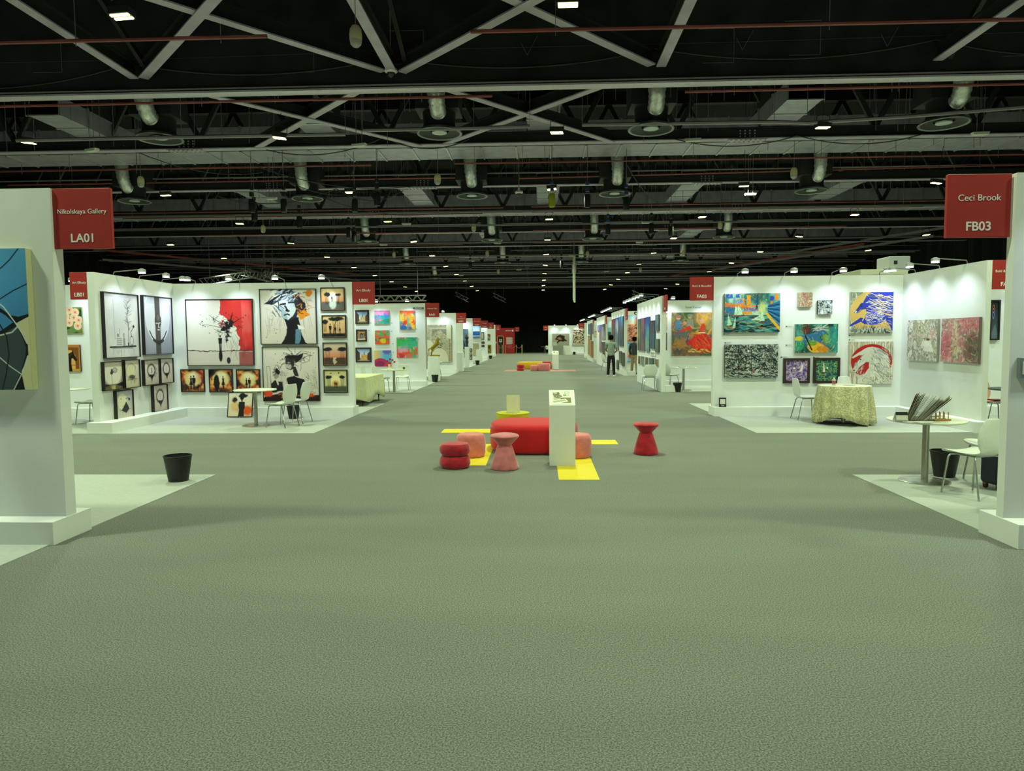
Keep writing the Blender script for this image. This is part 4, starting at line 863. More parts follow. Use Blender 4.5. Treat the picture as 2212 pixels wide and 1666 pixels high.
art('large beige tile pattern artwork with pale discs on the left row', ('y', 34.4), (923, 702, 975, 782), p_tile, depth=.1, edge=mat('khaki_edge', '8d8258', .6), n=150)
def p_strip(p): p.tex(['6c6d64', 'aaa898', '7c7c70'], 12, 40, 2)
picture('narrow patterned panel fixed on the wall end next to the tile artwork stand', Vector((-4.055, 24.87, .62)), PI/2, .12, 1.85, p_strip, depth=.03, n=20)
# portrait and small pieces down the left row
def p_port(p):
    p.grad('6c7a86', '5a84ac').tex(['5c6a76', '4f7ca8', '7c94a8'], 4, 4, 3, a=.7).ell(.3, .22, .22, .14, '171417').ell(.32, .3, .14, .15, 'd8a898').poly([(.22, .42), (.4, .42), (.5, .55), (.34, .62), (.16, .52)], 'e4dcd4').poly([(.3, .44), (.38, .46), (.38, .6), (.33, .62)], '7a1c24')
    p.poly([(0, .52), (.2, .46), (.34, .62), (.46, .46), (.66, .54), (.76, .8), (.8, 1), (0, 1)], '33373e').line([(.2, .47), (.34, .63), (.45, .47)], 'd8d2cc', .03)
art('portrait painting of a dark haired person in tie and grey jumper, blue background', ('y', 43.4), (986, 711, 1011, 755), p_port, depth=.08, n=70)
k4 = 0
for (x0, y0, x1, y1) in ((996, 758, 1003, 765), (1004, 758, 1011, 765), (996, 766, 1003, 773), (1004, 766, 1011, 773)):
    art('tiny framed drawing under the portrait, %s' % ['upper left', 'upper right', 'lower left', 'lower right'][k4], ('y', 43.4), (x0, y0, x1, y1), lambda p: p.put(p.X*0+1, 'd5d3b4').ell(.5, .5, .2, .25, '6b6a50'), depth=.03, frame=.03, n=16); k4 += 1
for i, y in enumerate((753, 762, 770)):
    art('tiny framed drawing in the upright row of three beside the portrait, %s' % ['top', 'middle', 'bottom'][i], ('y', 43.4), (1014.5, y, 1020, y+7), lambda p: p.put(p.X*0+1, 'c9c7ae').ell(.5, .5, .2, .25, '55543f'), depth=.03, frame=.03, n=16)
def p_sea(p): p.grad('4ab0e8', 'e8f2fa', 0, .45).rect(0, .48, 1, .84, '2a62a8').tex(['1f5398', '3a78bc'], 6, 12, 2, mask=(p.Y > .48)*1.).rect(0, .82, 1, .88, 'eef4f6', 1, .04).rect(0, .9, 1, 1, '3a78a8')
art('blue sea and sky picture on the left row', ('y', 49.5), (1021.5, 703, 1036.5, 730), p_sea, depth=.12, n=40)
def p_misty(p): p.tex(['a8a670', 'c8c49c', '76866c', 'd0c08c'], 5, 5, 4)
art('pale green and ochre canvas below the sea picture', ('y', 49.5), (1021.5, 742, 1034, 767), p_misty, depth=.06, n=40)
art('small framed pale figure picture on the sixth left wall', ('y', 56.), (1039, 718, 1045.5, 734), p_misty, depth=.06, frame=.04, n=24)
art('small dark gold picture on the sixth left wall', ('y', 56.), (1039, 738, 1047, 743), p_blocks(3, ['3a2c1c', '8a5a2c', '5a2a18']), depth=.06, n=20)
art('small dark oval picture on the sixth left wall', ('y', 56.), (1040, 745.5, 1047, 750), p_blocks(4, ['22282a', '3a4440', '4c584c']), depth=.06, n=20)
art('small colourful figure painting on the far left wall', ('y', 65.5), (1051.5, 722, 1059, 735), p_blocks(6, ['8a3a2c', '3a5a58', 'c8a060', '3a6a58']), depth=.06, n=24)
art('small brown interior painting in a gold frame on the far left wall', ('y', 65.5), (1052, 745, 1061, 763), p_blocks(8, ['1c1812', '6a4a28', 'c8a878', '2a2018']), depth=.06, frame=.12, fm=GOLD, n=24)

# ---- right stand back wall
FA = ('y', 15.1)
def p_harbour(p):
    p.tex(['2a6a5c', '3f8a78', '7cb09a', 'a8ccb0'], 6, 4, 2)
    p.rect(0, .56, 1, 1, '1d3f4a'); p.tex(['10242c', '1f5260', '2f7a7a', '5e9a7c'], 7, 26, 5, mask=(p.Y > .58)*1.)
    p.warp(.03, 12).rect(.0, .3, .62, .34, 'd07a18').poly([(0, .22), (.62, .4), (.62, .46), (0, .32)], 'c86a1a').poly([(.18, .3), (.2, .14), (.36, .12), (.36, .34)], 'd07820').ell(.23, .2, .03, .06, '3f86b8').ell(.3, .2, .03, .06, '3f86b8').rect(.4, .04, .47, .34, 'd88c1c').rect(.02, .02, .14, .12, '2850a0').rect(.2, .02, .27, .1, '2850a0').rect(.32, .46, .5, .54, 'dc8c1a').rect(.0, .36, .3, .52, '3a6a9a', .7).rect(.35, .36, .6, .46, '2a58a0', .7)
    p.rect(.56, .0, .6, .4, '1f4a6c').rect(.9, 0, .96, .18, 'd8801c').rect(.82, .08, .88, .18, '2444a0').rect(.82, .2, .86, .3, 'd8801c')
    p.poly([(.78, .3), (1, .2), (1, .9), (.78, .54)], '1c5c8a'); p.wx = p.wy = 0
    for t in (0, .25, .5, .75): p.line([(.78, .34+t*.2), (1, .28+t*.62)], '0e1c34', .014).line([(.78, .38+t*.2), (1, .34+t*.62)], '3f9ac0', .01)
    p.line([(.77, .53), (.84, .66), (1, .92)], 'dca824', .05).ell(.68, .38, .06, .16, 'c8cf62', .7, .7)
    for pts in ([(.18, .55), (.2, .32), (.235, .36), (.22, .55)], [(.23, .55), (.25, .32), (.3, .4), (.33, .54)], [(.06, .82), (.07, .56), (.14, .8)], [(.15, .88), (.2, .62), (.2, .9)], [(.64, .72), (.68, .5), (.73, .7)], [(.5, .68), (.66, .55), (.64, .7)]): p.poly(pts, 'b4dcb4').line([pts[0], pts[1]], 'e0ecc8', .006)
    for a, b, y in ((.14, .35, .57), (.02, .13, .85), (.08, .2, .9), (.57, .75, .73)): p.line([(a, y-.02), ((a+b)/2, y+.015), (b, y-.02)], '7a3018', .02)
    p.strokes(['e0d060', '1a2c50', '5cb0a0', 'd87a1c', '2458a8'], 260, .04, .006, 3, None, (0, 0, .75, .55), .6).strokes(['0c1c24', '7ab89a', 'c8b04c', '2a6a80'], 220, .06, .006, 4, 0, (0, .58, .9, 1), .6)
def p_bw(p):
    p.c[:] = C('b4bdb0'); p.strokes(['0c1214', '15201f', '222c2a'], 760, .07, .009, 5, None, (0, 0, 1, .75), .95, 1.2); p.strokes(['0c1214'], 150, .07, .012, 6, 0, (0, .68, 1, 1), .9, .3)
    for x in (.255, .5, .75): p.line([(x, 0), (x, 1)], '06090a', .009)
    for y in (.2, .3, .42): p.line([(0, y), (.12, y+.02), (.26, y+.05)], '06090a', .014)
    p.line([(.26, .55), (.36, .38), (.5, .34), (.66, .5)], '06090a', .02).line([(.42, .72), (.5, .9), (.6, .86), (.68, .68)], 'c9d2c4', .01).line([(.24, .7), (.34, .78), (.44, .68)], '06090a', .02); p.ell(.54, .83, .025, .025, '8a2622').ell(.24, .69, .03, .014, '8a2622').ell(.44, .2, .02, .03, 'e0e6da').rect(.0, .93, 1, 1, '101816', .5, .1)
def p_greenh(p):
    p.tex(['10302a', '1f5a4c', '2f8070', '4ca08c'], 7, 3, 3); p.rect(.0, .0, .6, .3, '142824', .5, .2).ell(.25, .2, .1, .16, '6a2c20', .6, .7).rect(.7, .1, 1, .8, '2f9488', .6, .1).ell(.72, .4, .08, .3, '8ab84c', .8, .6)
    p.warp(.06, 9).poly([(.0, .5), (.04, .4), (.16, .38), (.24, .36), (.5, .3), (.6, .22), (.7, .24), (.78, .4), (.72, .38), (.62, .38), (.56, .46), (.7, .7), (.86, .96), (.7, .8), (.5, .64), (.4, .7), (.3, .8), (.34, .96), (.2, .6), (.1, .56), (.06, .8), (.02, .6)], '2c6a90')
    p.ell(.5, .82, .2, .2, 'e0a428').ell(.66, .88, .14, .12, 'c8801c').ell(.4, .66, .12, .1, '6a9a2c').ell(.12, .75, .1, .18, '2a9068').ell(.1, .5, .1, .08, 'c8b83c', .5); p.wx = p.wy = 0
    p.strokes(['d8d4cc', 'a8b4c0', '60707c'], 20, .2, .011, 3, -.25, (.38, .16, .6, .26), .9, .3).strokes(['0c1818', '143c34', 'e0d080'], 130, .08, .007, 4, None, a=.6).line([(.24, .4), (.3, .6), (.4, .9)], '10141c', .03).line([(.5, .6), (.66, .72), (.86, .98)], 'a8785c', .02)
def p_sail(bgc, st, seed):
    def f(p):
        p.tex(bgc, 7, 7, seed).strokes(st, 240, .07, .012, seed, None, (0, 0, 1, .6), .7, .8).strokes(st, 160, .1, .012, seed+1, 0, (0, .55, 1, 1), .7)
        if seed == 3: p.poly([(.72, .06), (.8, .3), (.76, .5), (.6, .56), (.72, .34)], 'e4dcd4').ell(.4, .38, .05, .05, 'f0ecd8').rect(.78, .84, .8, .96, INK).ell(.4, .38, .09, .09, '8a6a50', ring=.3)
        else: p.poly([(.35, .1), (.37, .1), (.43, .56), (.33, .58)], 'e0e4d4').ell(.53, .38, .04, .04, 'f0f4c8').ell(.3, .62, .09, .04, '6a2c1c')
    return f
def p_mosaic(cols, seed):
    return lambda p: p.tex(cols, 5, 5, seed).strokes(cols, 170, .14, .018, seed, None, (0, 0, 1, 1), .9, 1.)
def horse_pts(k): return k
def p_bluehorse(p):
    p.tex(['7c8474', 'b4b8a0', '3c4640', 'cdd0b8'], 30, 8, 4).ell(.56, .5, .56, .54, 'c9a65a', .03); p.rect(.0, .72, 1, 1, '8a917c', .0); p.tex(['5c6658', 'c0c4ac', '303a34'], 26, 12, 8, mask=np.clip((p.Y-.78)*12-np.abs(p.X-.5)*2, 0, 1))
    p.warp(.02, 9)
    B = '23349a'
    p.poly([(.1, .5), (.14, .44), (.2, .36), (.24, .28), (.3, .25), (.33, .18), (.38, .08), (.5, .0), (1, 0), (1, .55), (.86, .52), (.7, .46), (.5, .5), (.38, .48), (.37, .4), (.3, .42), (.24, .42), (.16, .5)], B)
    p.poly([(.32, .64), (.4, .5), (.6, .46), (.86, .56), (1, .6), (1, .95), (.9, .78), (.82, .66), (.7, .78), (.5, .8), (.34, .78), (.26, .72), (.0, .84), (.0, .8), (.2, .66), (.26, .62)], B)
    r = random.Random(3)
    for i in range(46):
        x = r.uniform(.36, .66); y = r.uniform(.04, .42); q = [(x, y)]
        for t in range(6): x += .07; y += .03*math.sin(t*1.9+i)+.012; q.append((x, y))
        p.line(q, r.choice(['d6c48c', 'e8e0c0', '131a44', '3a4cb4', 'cdb472']), r.uniform(.006, .014))
    for cx, cy in ((.45, .6), (.67, .56)):
        for rr in (.1, .07, .035): p.ell(cx, cy, rr, rr/p.asp, r.choice(['d6c48c', 'e8e0c0']), ring=.12/rr*.08)
    p.strokes(['d6c48c', '131a44', '5a6cc8', 'e8e0c0'], 90, .1, .008, 5, .1, (.36, .46, 1, .78), .9, .7).ell(.125, .47, .035, .03, 'c9cbd0').line([(.1, .5), (.2, .36), (.27, .26)], '0c1030', .012).line([(.16, .51), (.28, .42), (.37, .4)], '0c1030', .012).ell(.27, .33, .02, .014, '0c1030').line([(.3, .44), (.38, .5), (.3, .7)], 'c9a65a', .02)
    p.wx = p.wy = 0; p.strokes(['7a683c', '3a3c30'], 40, .1, .006, 8, PI/2, (.1, .76, .9, .86), .6)
def p_whitehorse(p):
    p.tex(['a8a088', 'cfc8b0', '8c8468', 'dcd6c0'], 44, 3, 4).ell(.51, .47, .47, .41, 'ab1f1e', .03)
    p.strokes(['c8c0a4', 'ab1f1e'], 60, .1, .008, 2, PI/2, (.04, .7, .96, .84), .8)
    p.warp(.03, 9).poly([(.08, .66), (.18, .5), (.24, .4), (.3, .32), (.22, .32), (.1, .4), (.06, .38), (.2, .26), (.36, .16), (.52, .12), (.68, .16), (.84, .28), (.92, .46), (.94, .66), (.9, .82), (.96, 1.02), (.2, 1.02), (.2, .8), (.36, .78), (.46, .62), (.46, .5), (.4, .48), (.3, .56), (.22, .62), (.17, .73), (.12, .72)], 'c9c8b8'); p.wx = p.wy = 0
    p.strokes(['6f7468', 'e6e6d8', '4c544c', 'b0a078', 'f0efe4'], 330, .1, .007, 3, .9, (.48, .14, .9, .98), .9, .6).strokes(['4c544c', 'c8b888', 'eef0e4'], 90, .1, .007, 4, None, (.2, .82, .96, .98), .8, 1).strokes(['8a9088', 'eef0ea'], 46, .08, .007, 6, 2.1, (.14, .4, .36, .66), .9)
    p.line([(.08, .66), (.24, .4), (.34, .3)], '3a403a', .008).line([(.17, .73), (.3, .56), (.46, .48)], '3a403a', .01).ell(.26, .42, .02, .014, '20241f').ell(.12, .68, .02, .014, '20241f')
    for rr in (.1, .06): p.ell(.68, .62, rr, rr/p.asp, '6f7468', ring=.1)
art('canvas of a busy harbour with sailing boats in blue and orange, upper left', FA, (1565, 634, 1685, 718), p_harbour, depth=.06, edge=mat('dark_teal_edge', '32504c', .6), n=170)
art('black and white four-panel cityscape canvas below the harbour picture', FA, (1566, 744, 1681, 816), p_bw, depth=.06, n=170, edge=mat('charcoal_edge', '3a3f3c', .6))
art('small square canvas of red and beige flowers, upper left of the two small ones', FA, (1724, 632, 1755, 663), p_mosaic(['b8605a', '9a9478', 'cfc8a8', '5a4a3c', 'b88a70', 'c8b89a'], 3), depth=.06, n=60)
art('small square black and white patterned canvas beside the flower one', FA, (1767, 649, 1798, 679), p_mosaic(['1c2428', 'c8d0d0', '3c484c', 'e0e6e4'], 5), depth=.06, n=60, edge=mat('charcoal_edge', '3a3f3c'))
art('green and yellow canvas of a galloping horse with white mane', FA, (1717, 700, 1810, 762), p_greenh, depth=.05, n=150)
art('black framed picture of a white sail on a violet sea', FA, (1693, 774, 1750, 828), p_sail(['4a3a80', '9a78b0', 'd0b8c8', '3c3060'], ['6a50a0', 'd8c8d8', '3a2c50', 'b090b8', '8a7ca0'], 3), depth=.05, frame=.05, fm=BRN, n=90)
art('black framed picture of a small boat on a green sea', FA, (1758, 773, 1815, 828), p_sail(['1a4a60', '2f7a60', '8ab050', '1c3c58'], ['1f4a70', '6aa050', 'b8cc60', '1c3038', '3a8a70'], 8), depth=.05, frame=.05, fm=BRN, n=90)
art('blue horse with flowing mane over gold disc, upper right canvas', FA, (1836, 631, 1929, 720), p_bluehorse, depth=.05, n=170)
art('white horse head over red disc, lower right canvas', FA, (1834, 738, 1929, 829), p_whitehorse, depth=.05, n=170)
def p_mist(p): p.tex(['a8a890', 'd4d0c0', '7c8070', 'e4e0d0'], 7, 7, 3).rect(.3, .1, .5, .5, 'd0b87c', .5, .3).ell(.85, .35, .12, .14, 'd0a8a0', .8, .8).strokes(['5c5c4c', 'e8e4d8', '8a6a50', 'f0eee6', '6a7468'], 280, .07, .01, 3, None, a=.75, curve=.9).poly([(.55, .75), (.65, .5), (.8, .5), (.9, .78)], 'e8e6dc', .8).ell(.71, .48, .06, .03, '6a4a38')
def p_pink(p): p.tex(['b87c80', 'c8b8a0', '7c7460', 'd0a0a0'], 6, 6, 5).rect(.5, .0, 1, .3, 'd06a74', .6, .2).ell(.12, .65, .14, .3, 'c04a68', .7, .8).ell(.85, .65, .22, .35, '3c402c', .6, .8).rect(.36, .15, .46, .8, 'd8c48c', .5, .1).strokes(['3a3a2a', 'c85a70', 'e0c8b8', '7a6a58', '8a9a6a', 'b84a60'], 300, .07, .011, 6, None, a=.8, curve=.9)
FR = ('x', 7.7, -1)
art('pale misty canvas with seated white figure on the right dividing wall', FR, (1960, 691, 2024, 780), p_mist, depth=.05, n=120, edge=mat('grey_canvas_edge', '8e8c7c', .7))
art('pink blossom canvas with winding dark tree on the right dividing wall', FR, (2033, 687, 2114, 784), p_pink, depth=.05, n=120, edge=mat('umber_canvas_edge', '70605a', .7))
def p_neon(p): p.grad('1a2024', '4a5a60').ell(.3, .15, .12, .05, 'e08030', ring=.3).ell(.3, .25, .1, .05, 'c080c0', ring=.3).ell(.3, .37, .12, .08, '9090e0', ring=.3).poly([(.0, .9), (.6, .6), (1, .9), (1, 1), (0, 1)], '6a7c80', .6)
art('black framed dark picture half hidden behind the near right wall', ('y', 15.1), (2139, 648, 2161, 735), p_neon, depth=.06, frame=.03, n=60)
# ---- red dancers
def p_dance(p):
    p.tex(['3a6a44', '6a5a4a', 'c08030', '4a4a68'], 5, 5, 3).rect(.6, 0, 1, .3, 'e8b030', .8, .3).rect(0, 0, .3, .2, '3f8a3a', .6, .2).rect(0, .82, 1, 1, '5a5244', .7, .1)
    for x, y, c in ((.15, .12, 'b85a48'), (.42, .1, '8a8a78'), (.88, .12, 'a89460')): p.ell(x, y, .05, .05, 'd09878').poly([(x-.09, y+.28), (x-.07, y+.06), (x+.07, y+.06), (x+.09, y+.28)], {'b85a48': '5a7a94'}.get(c, c)).ell(x, y-.03, .07, .035, c)
    p.warp(.04, 8).poly([(.3, .34), (.42, .3), (.46, .4), (.3, .44), (.1, .5), (.06, .48)], 'c83c24').ell(.3, .24, .05, .05, 'c89070').poly([(.1, .5), (.3, .46), (.36, .6), (.26, .8), (.18, .86), (.06, .7)], 'a87840').ell(.22, .52, .18, .1, '4a6068', .6, .8)
    p.poly([(.62, .46), (.76, .46), (1, .74), (1.02, .9), (.66, .94), (.34, .7)], 'd82a1a').poly([(.62, .3), (.74, .26), (.78, .34), (.74, .46), (.64, .46)], 'd8401c').ell(.7, .2, .05, .055, 'd8a080').line([(.66, .3), (.58, .16), (.6, .04)], 'c89478', .03).line([(.64, .34), (.5, .36), (.4, .28)], 'c89478', .025).poly([(.5, .5), (.6, .38), (.62, .5)], 'e0901c').line([(.84, .5), (.96, .3)], 'd8a850', .04); p.wx = p.wy = 0
    p.strokes(['f05838', 'a01810', 'e83c20'], 60, .22, .01, 3, .9, (.5, .5, .9, .75), .7).strokes(['d8a050', '6a2c18', 'e8c070'], 60, .07, .016, 4, 0, (.36, .84, .98, .92), .8).strokes(['3a3228', 'c87838', '6a6a70', 'e0b050', '4a6a50'], 200, .07, .01, 6, None, a=.5, curve=.6).line([(.62, .47), (.77, .47)], 'e8d8b8', .02)
RD = ('y', 24.6)
art('large painting of a dancing woman in a red skirt with musicians', RD, (1451, 675, 1545, 769), p_dance, depth=.08, n=150)
art('slim upper canvas with yellow strokes, left of the red dancer painting', RD, (1428, 676, 1442, 714), p_mosaic(['d8c8a0', 'a08050', 'e8e0d0', 'c07a50'], 4), depth=.06, n=24)
art('slim dark lower canvas, left of the red dancer painting', RD, (1428, 719, 1441, 757), p_mosaic(['5a4a5a', '7a6a70', '8a5a48'], 7), depth=.06, n=24)
tag(text('Sanal Kumar', .11, on_y(1498, 666, 24.59), None, mat('grey_lettering', '8a8e90'), name='wall_lettering'), 'faint grey name lettering on the wall above the dancers', 'lettering')
# ---- soldiers and others behind the aisle-side walls
def p_sold(p): p.grad('8cc4d8', 'd0c8a0', 0, .3).rect(.5, 0, 1, 1, '8a2c1c', .9, .2).tex(['5a1c12', 'a84028', 'd89068'], 7, 7, 3, mask=(p.Y > .35)*.9).ell(.86, .3, .1, .12, 'd8b0a0').line([(.0, .9), (.9, .5)], 'c8a078', .04).strokes(['e0b8a0', '5a140c', 'b84a30'], 120, .12, .02, 3, -.5, (0, .4, 1, 1), .7)
def p_plate(p): p.grad('4a8ac8', '3a78b8').rect(.05, .04, .95, .96, '88b8d8').rect(.05, .3, .95, .8, 'cfc08c', .7, .1).ell(.5, .65, .4, .18, 'c83028', .3, .9).strokes(['2a5aa8', 'e8e4d8', 'd84028', 'e0a030'], 60, .12, .03, 4, None, (.1, .5, .9, .85), .8)
def p_land(p): p.grad('dce8ea', 'a8c8c4', 0, .4).rect(0, .4, 1, .6, '7aa8a4').rect(0, .6, 1, 1, '2c4838').ell(.7, .95, .4, .12, '4a98b0')
art('large red painting of soldiers, seen past the second aisle-side wall', ('y', 34.0), (1352, 681, 1390, 737), p_sold, depth=.08, n=60)
art('blue framed still life painting below the soldiers', ('y', 34.0), (1352, 741, 1385, 782), p_plate, depth=.06, n=50)
s_ = text('SURESH', .34, on_y(1369, 684.5, 33.99), None, TXTD, .01, 'LEFT'); s_.name = 'wall_lettering'; tag(s_, 'black capital lettering above the soldiers painting', 'lettering')
art('green landscape canvas with sky, seen between the second and third aisle-side walls', ('y', 43.4), (1313, 690, 1335, 735), p_land, depth=.06, n=30)
art('orange and white canvas between the third and fourth aisle-side walls', ('y', 52.8), (1285, 715, 1300, 727), p_blocks(5, ['d8782c', 'e8e0d0']), depth=.06, n=16)
# ---- pictures along the aisle-side walls
AS = ('x', 3.795, -1)
V_ = [((1377.3, 689.5, 1383.6, 757), ['34545a', '5a6a50', '8a8450', '2c4458'], 'dark green upright painting, far end'), ((1384.2, 687.5, 1392.5, 758), ['6a4a54', '8a5a60', '4a4458', '7a6a6c'], 'dusky pink upright painting, second from the far end'),
      ((1394, 685, 1402.8, 759.5), ['2c2c80', '3a5a98', '4a9090', '9ab084'], 'violet to green upright painting'), ((1404.4, 693, 1408, 753), ['4a3a40', '5a4a50', '3a6070'], 'slim brown upright painting'), ((1408.6, 692.5, 1414, 754), ['3c3440', '54465a', '2c7088'], 'slim purple upright painting'),
      ((1415.6, 680, 1422.5, 715), ['4a6a70', '7a8a80', '3c5a64'], 'grey blue panel high near the aisle end'), ((1415, 732.5, 1422.5, 761), ['5a6a60', '7a8470', '4a5850'], 'grey green panel low near the aisle end')]
def p_up(cols, seed):
    def f(p):
        n = len(cols)
        for i in range(n-1): p.grad(cols[i], cols[i+1], i/(n-1), (i+1)/(n-1), a=1.) if i == 0 else p.rect(0, i/(n-1), 1, 1, cols[i+1], .8, .3)
        p.strokes(cols, 60, .3, .05, seed, PI/2, a=.6)
    return f
for i, (b, c, l) in enumerate(V_): art(l+' of the first aisle-side wall', AS, b, p_up(c, i+2), depth=.04, n=36, edge=mat('charcoal_edge', '3a3f3c'))
for i, (b, l) in enumerate((((1378.6, 769, 1383.2, 786), 'first'), ((1384.6, 770, 1391.7, 789), 'second'), ((1394, 772, 1400.3, 792), 'third'), ((1402.4, 773, 1408, 791), 'fourth'), ((1408.6, 773.5, 1413.6, 791), 'fifth'), ((1415, 776, 1421.5, 791), 'sixth'))):
    art('small low print of the first aisle-side wall, %s from the far end' % l, AS, b, p_up([['8a7450', '2a2420'], ['5a6a68', '8a9490'], ['6a6a50', '4a4a3c'], ['4a7068', '2c5858'], ['3a4a48', '16201c'], ['8a7a54', '6a5c40']][i], i+3), depth=.03, n=20)
nb = art('small notice board with black printed lines low on the first aisle-side wall', AS, (1405, 760, 1415.5, 768.5), lambda p: p.put(p.X*0+1, 'e4e6dc').rect(.1, .2, .9, .5, '202424', .8).rect(.1, .6, .8, .75, '404444', .8), depth=.02, n=30, cat='notice', name='notice_board', surf='printed_sheet')
for i, (b, c, l) in enumerate((((1321, 690, 1326.8, 744), ['8a2838', '6a5048', '4a4a48'], 'crimson topped upright painting, far end'), ((1328.3, 687, 1335.8, 756), ['28408a', 'c8d0d8', '3a4a50', '788078'], 'blue and white upright painting, middle'), ((1337, 684, 1345.8, 748), ['3a8ac0', '5a5a58', '4a403c'], 'sky blue topped upright painting, near end'),
                             ((1336.8, 759, 1342, 784), ['4a5450', '6a7468'], 'low grey frame, left one'), ((1342.6, 762, 1347.8, 791), ['3c4644', '5a645c'], 'low grey frame, right one'), ((1331.5, 778, 1335.8, 798), ['5a6460', '3c4844'], 'lowest slim frame'))):
    art(l+' of the second aisle-side wall', AS, b, p_up(c, i+12), depth=.04, n=30, edge=mat('charcoal_edge', '3a3f3c'))
for i, (b, c, l) in enumerate((((1290.5, 703, 1294, 716), ['7878b8', 'a0a0c8'], 'lavender canvas, far end'), ((1294.5, 702, 1299.6, 760), ['5a60b0', '9a6a50', 'a89c90'], 'violet and rust upright painting'), ((1301, 700, 1308, 735), ['2c2c34', '4a4a58', 'c8c8c8'], 'black and white canvas'), ((1296.5, 739, 1307.5, 759), ['4c4650', '6a6068'], 'grey purple patchwork canvas'), ((1301.5, 760, 1307.5, 772), ['6a5c54', '4a4640'], 'brown hanging print, lowest'))):
    art(l+' of the third aisle-side wall', AS, b, p_up(c, i+22), depth=.04, n=24)
for i, (b, c, l) in enumerate((((1270, 700, 1275, 722), ['4a5468', '6a7480'], 'slate blue canvas, far end'), ((1275.5, 698, 1277.8, 735), ['1c2028', '30343c'], 'slim black canvas'), ((1278.3, 698, 1281.8, 722), ['9a7aa0', '586070'], 'mauve canvas, near end'), ((1269.8, 725, 1275, 766), ['a08048', 'b89060'], 'tall ochre canvas'), ((1275.6, 737, 1281.8, 772), ['8a5a34', 'b08050'], 'rust coloured hanging canvas'))):
    art(l+' of the fourth aisle-side wall', AS, b, p_up(c, i+32), depth=.04, n=20)
# far right wall
def p_silh(p): p.c[:] = C('9a9482'); p.warp(.12, 9).poly([(.16, .46), (.26, .16), (.5, .1), (.74, .2), (.7, .4), (.9, .6), (.66, .66), (.5, .62), (.3, .82), (.14, .96), (.2, .8), (.36, .6), (.26, .5)], '2c1a12').ell(.42, .4, .12, .1, 'a8824c', .5, .7)
def p_mane(p): p.tex(['2c1a12', 'c8b080', 'e0d4b8', '3a2418'], 12, 12, 4).rect(0, 0, .08, 1, 'd4cfb8').rect(0, .88, 1, 1, 'b0ab98')
art('brown running horse silhouette on grey canvas at the far end', ('y', 71.5), (1193, 721, 1229.5, 747), p_silh, depth=.06, n=60)
art('brown and cream lion mane canvas at the far end', ('y', 71.5), (1236, 712, 1266, 747), p_mane, depth=.06, n=50)
for i, (x, y) in enumerate(((1687+10, 705+0), (1697, 746), (1559+10, 722), (1572, 741), (1701-8, 772), (1757+6, 772), (1840, 725), (1840, 734.5))):
    caption(x if i > 1 else 1704, y if i > 1 else (705.5 if i == 0 else 746), 15.1, 'tiny caption card, %s' % ['left of the galloping horse canvas, upper', 'left of the galloping horse canvas, lower', 'under the harbour canvas', 'above the black and white cityscape', 'above the violet sea picture', 'above the green sea picture', 'under the blue horse canvas', 'above the white horse canvas'][i], .16, .06)
for i, (x, y) in enumerate(((801, 698), (797, 714), (846, 698), (846, 716), (849, 743), (850, 761), (900, 711), (905, 732), (766, 755))):
    caption(x, y, 24.8, 'tiny caption card on the colourful abstracts wall, %s' % ['right of the spire view', 'right of the doorway picture', 'right of the pink and blue square', 'right of the patchwork canvas, upper', 'right of the patchwork canvas, lower', 'right of the purple hills', 'right of the orange and teal canvas', 'right of the green and crimson canvas', 'left of the street picture'][i], .06, .06)
tb = on_y(904, 666, 24.8); o = thing('name_plate', 'long dark name plate at the top right of the colourful abstracts wall', 'name plate', tb); MB().box(-.19, .19, -.01, 0, -.03, .03).obj('plate', mat('dark_plate', '3a423c'), o)
MB().box(-.14, .14, -.012, -.01, -.008, .008).obj('print', TXT, o)

# ------------------------------------------------------------------ furniture
def make_chair(shell=WPLA):
    t = thing('plastic_chair', 'x', 'chair', (0, 0, 0), 0, 'white plastic shell chairs')
    # local: sits facing -y, origin on the floor under the seat centre
    prof = [(-.24, .425), (-.235, .445), (-.2, .458), (-.1, .452), (0, .445), (.1, .442), (.16, .447), (.2, .47), (.225, .52), (.24, .6), (.25, .68), (.262, .76), (.275, .83), (.278, .845)]
    wd = [.19, .21, .225, .235, .235, .215, .18, .165, .18, .225, .228, .205, .165, .15]
    v = []; f = []; n = 9
    for (y, z), w_ in zip(prof, wd):
        for j in range(n):
            u = -1+2*j/(n-1); cu = u*u
            v.append((u*w_, y-(.045*cu if z > .5 else 0), z+(.022*cu if z < .5 else 0)))
    for i in range(len(prof)-1):
        for j in range(n-1): a = i*n+j; f.append((a, a+1, a+n+1, a+n))
    mb = MB(); mb.add(v, f, 0, True); mb.obj('seat_shell', shell, t, sub=1, solid=.011)
    for sx in (-1, 1):
        MB().tube([(sx*.13, -.12, .43), (sx*.17, -.15, .425), (sx*.185, -.165, .40), (sx*.215, -.21, 0)], .0105, 8).obj('leg', CHROME, t)
        MB().tube([(sx*.13, .1, .43), (sx*.16, .13, .425), (sx*.175, .145, .40), (sx*.215, .235, 0)], .0105, 8).obj('leg', CHROME, t)
    MB().tube([(-.13, -.12, .43), (.13, -.12, .43)], .01, 6).tube([(-.13, .1, .43), (.13, .1, .43)], .01, 6).tube([(-.13, -.12, .43), (-.13, .1, .43)], .01, 6).tube([(.13, -.12, .43), (.13, .1, .43)], .01, 6).obj('seat_frame', CHROME, t)
    return t
CH = make_chair()
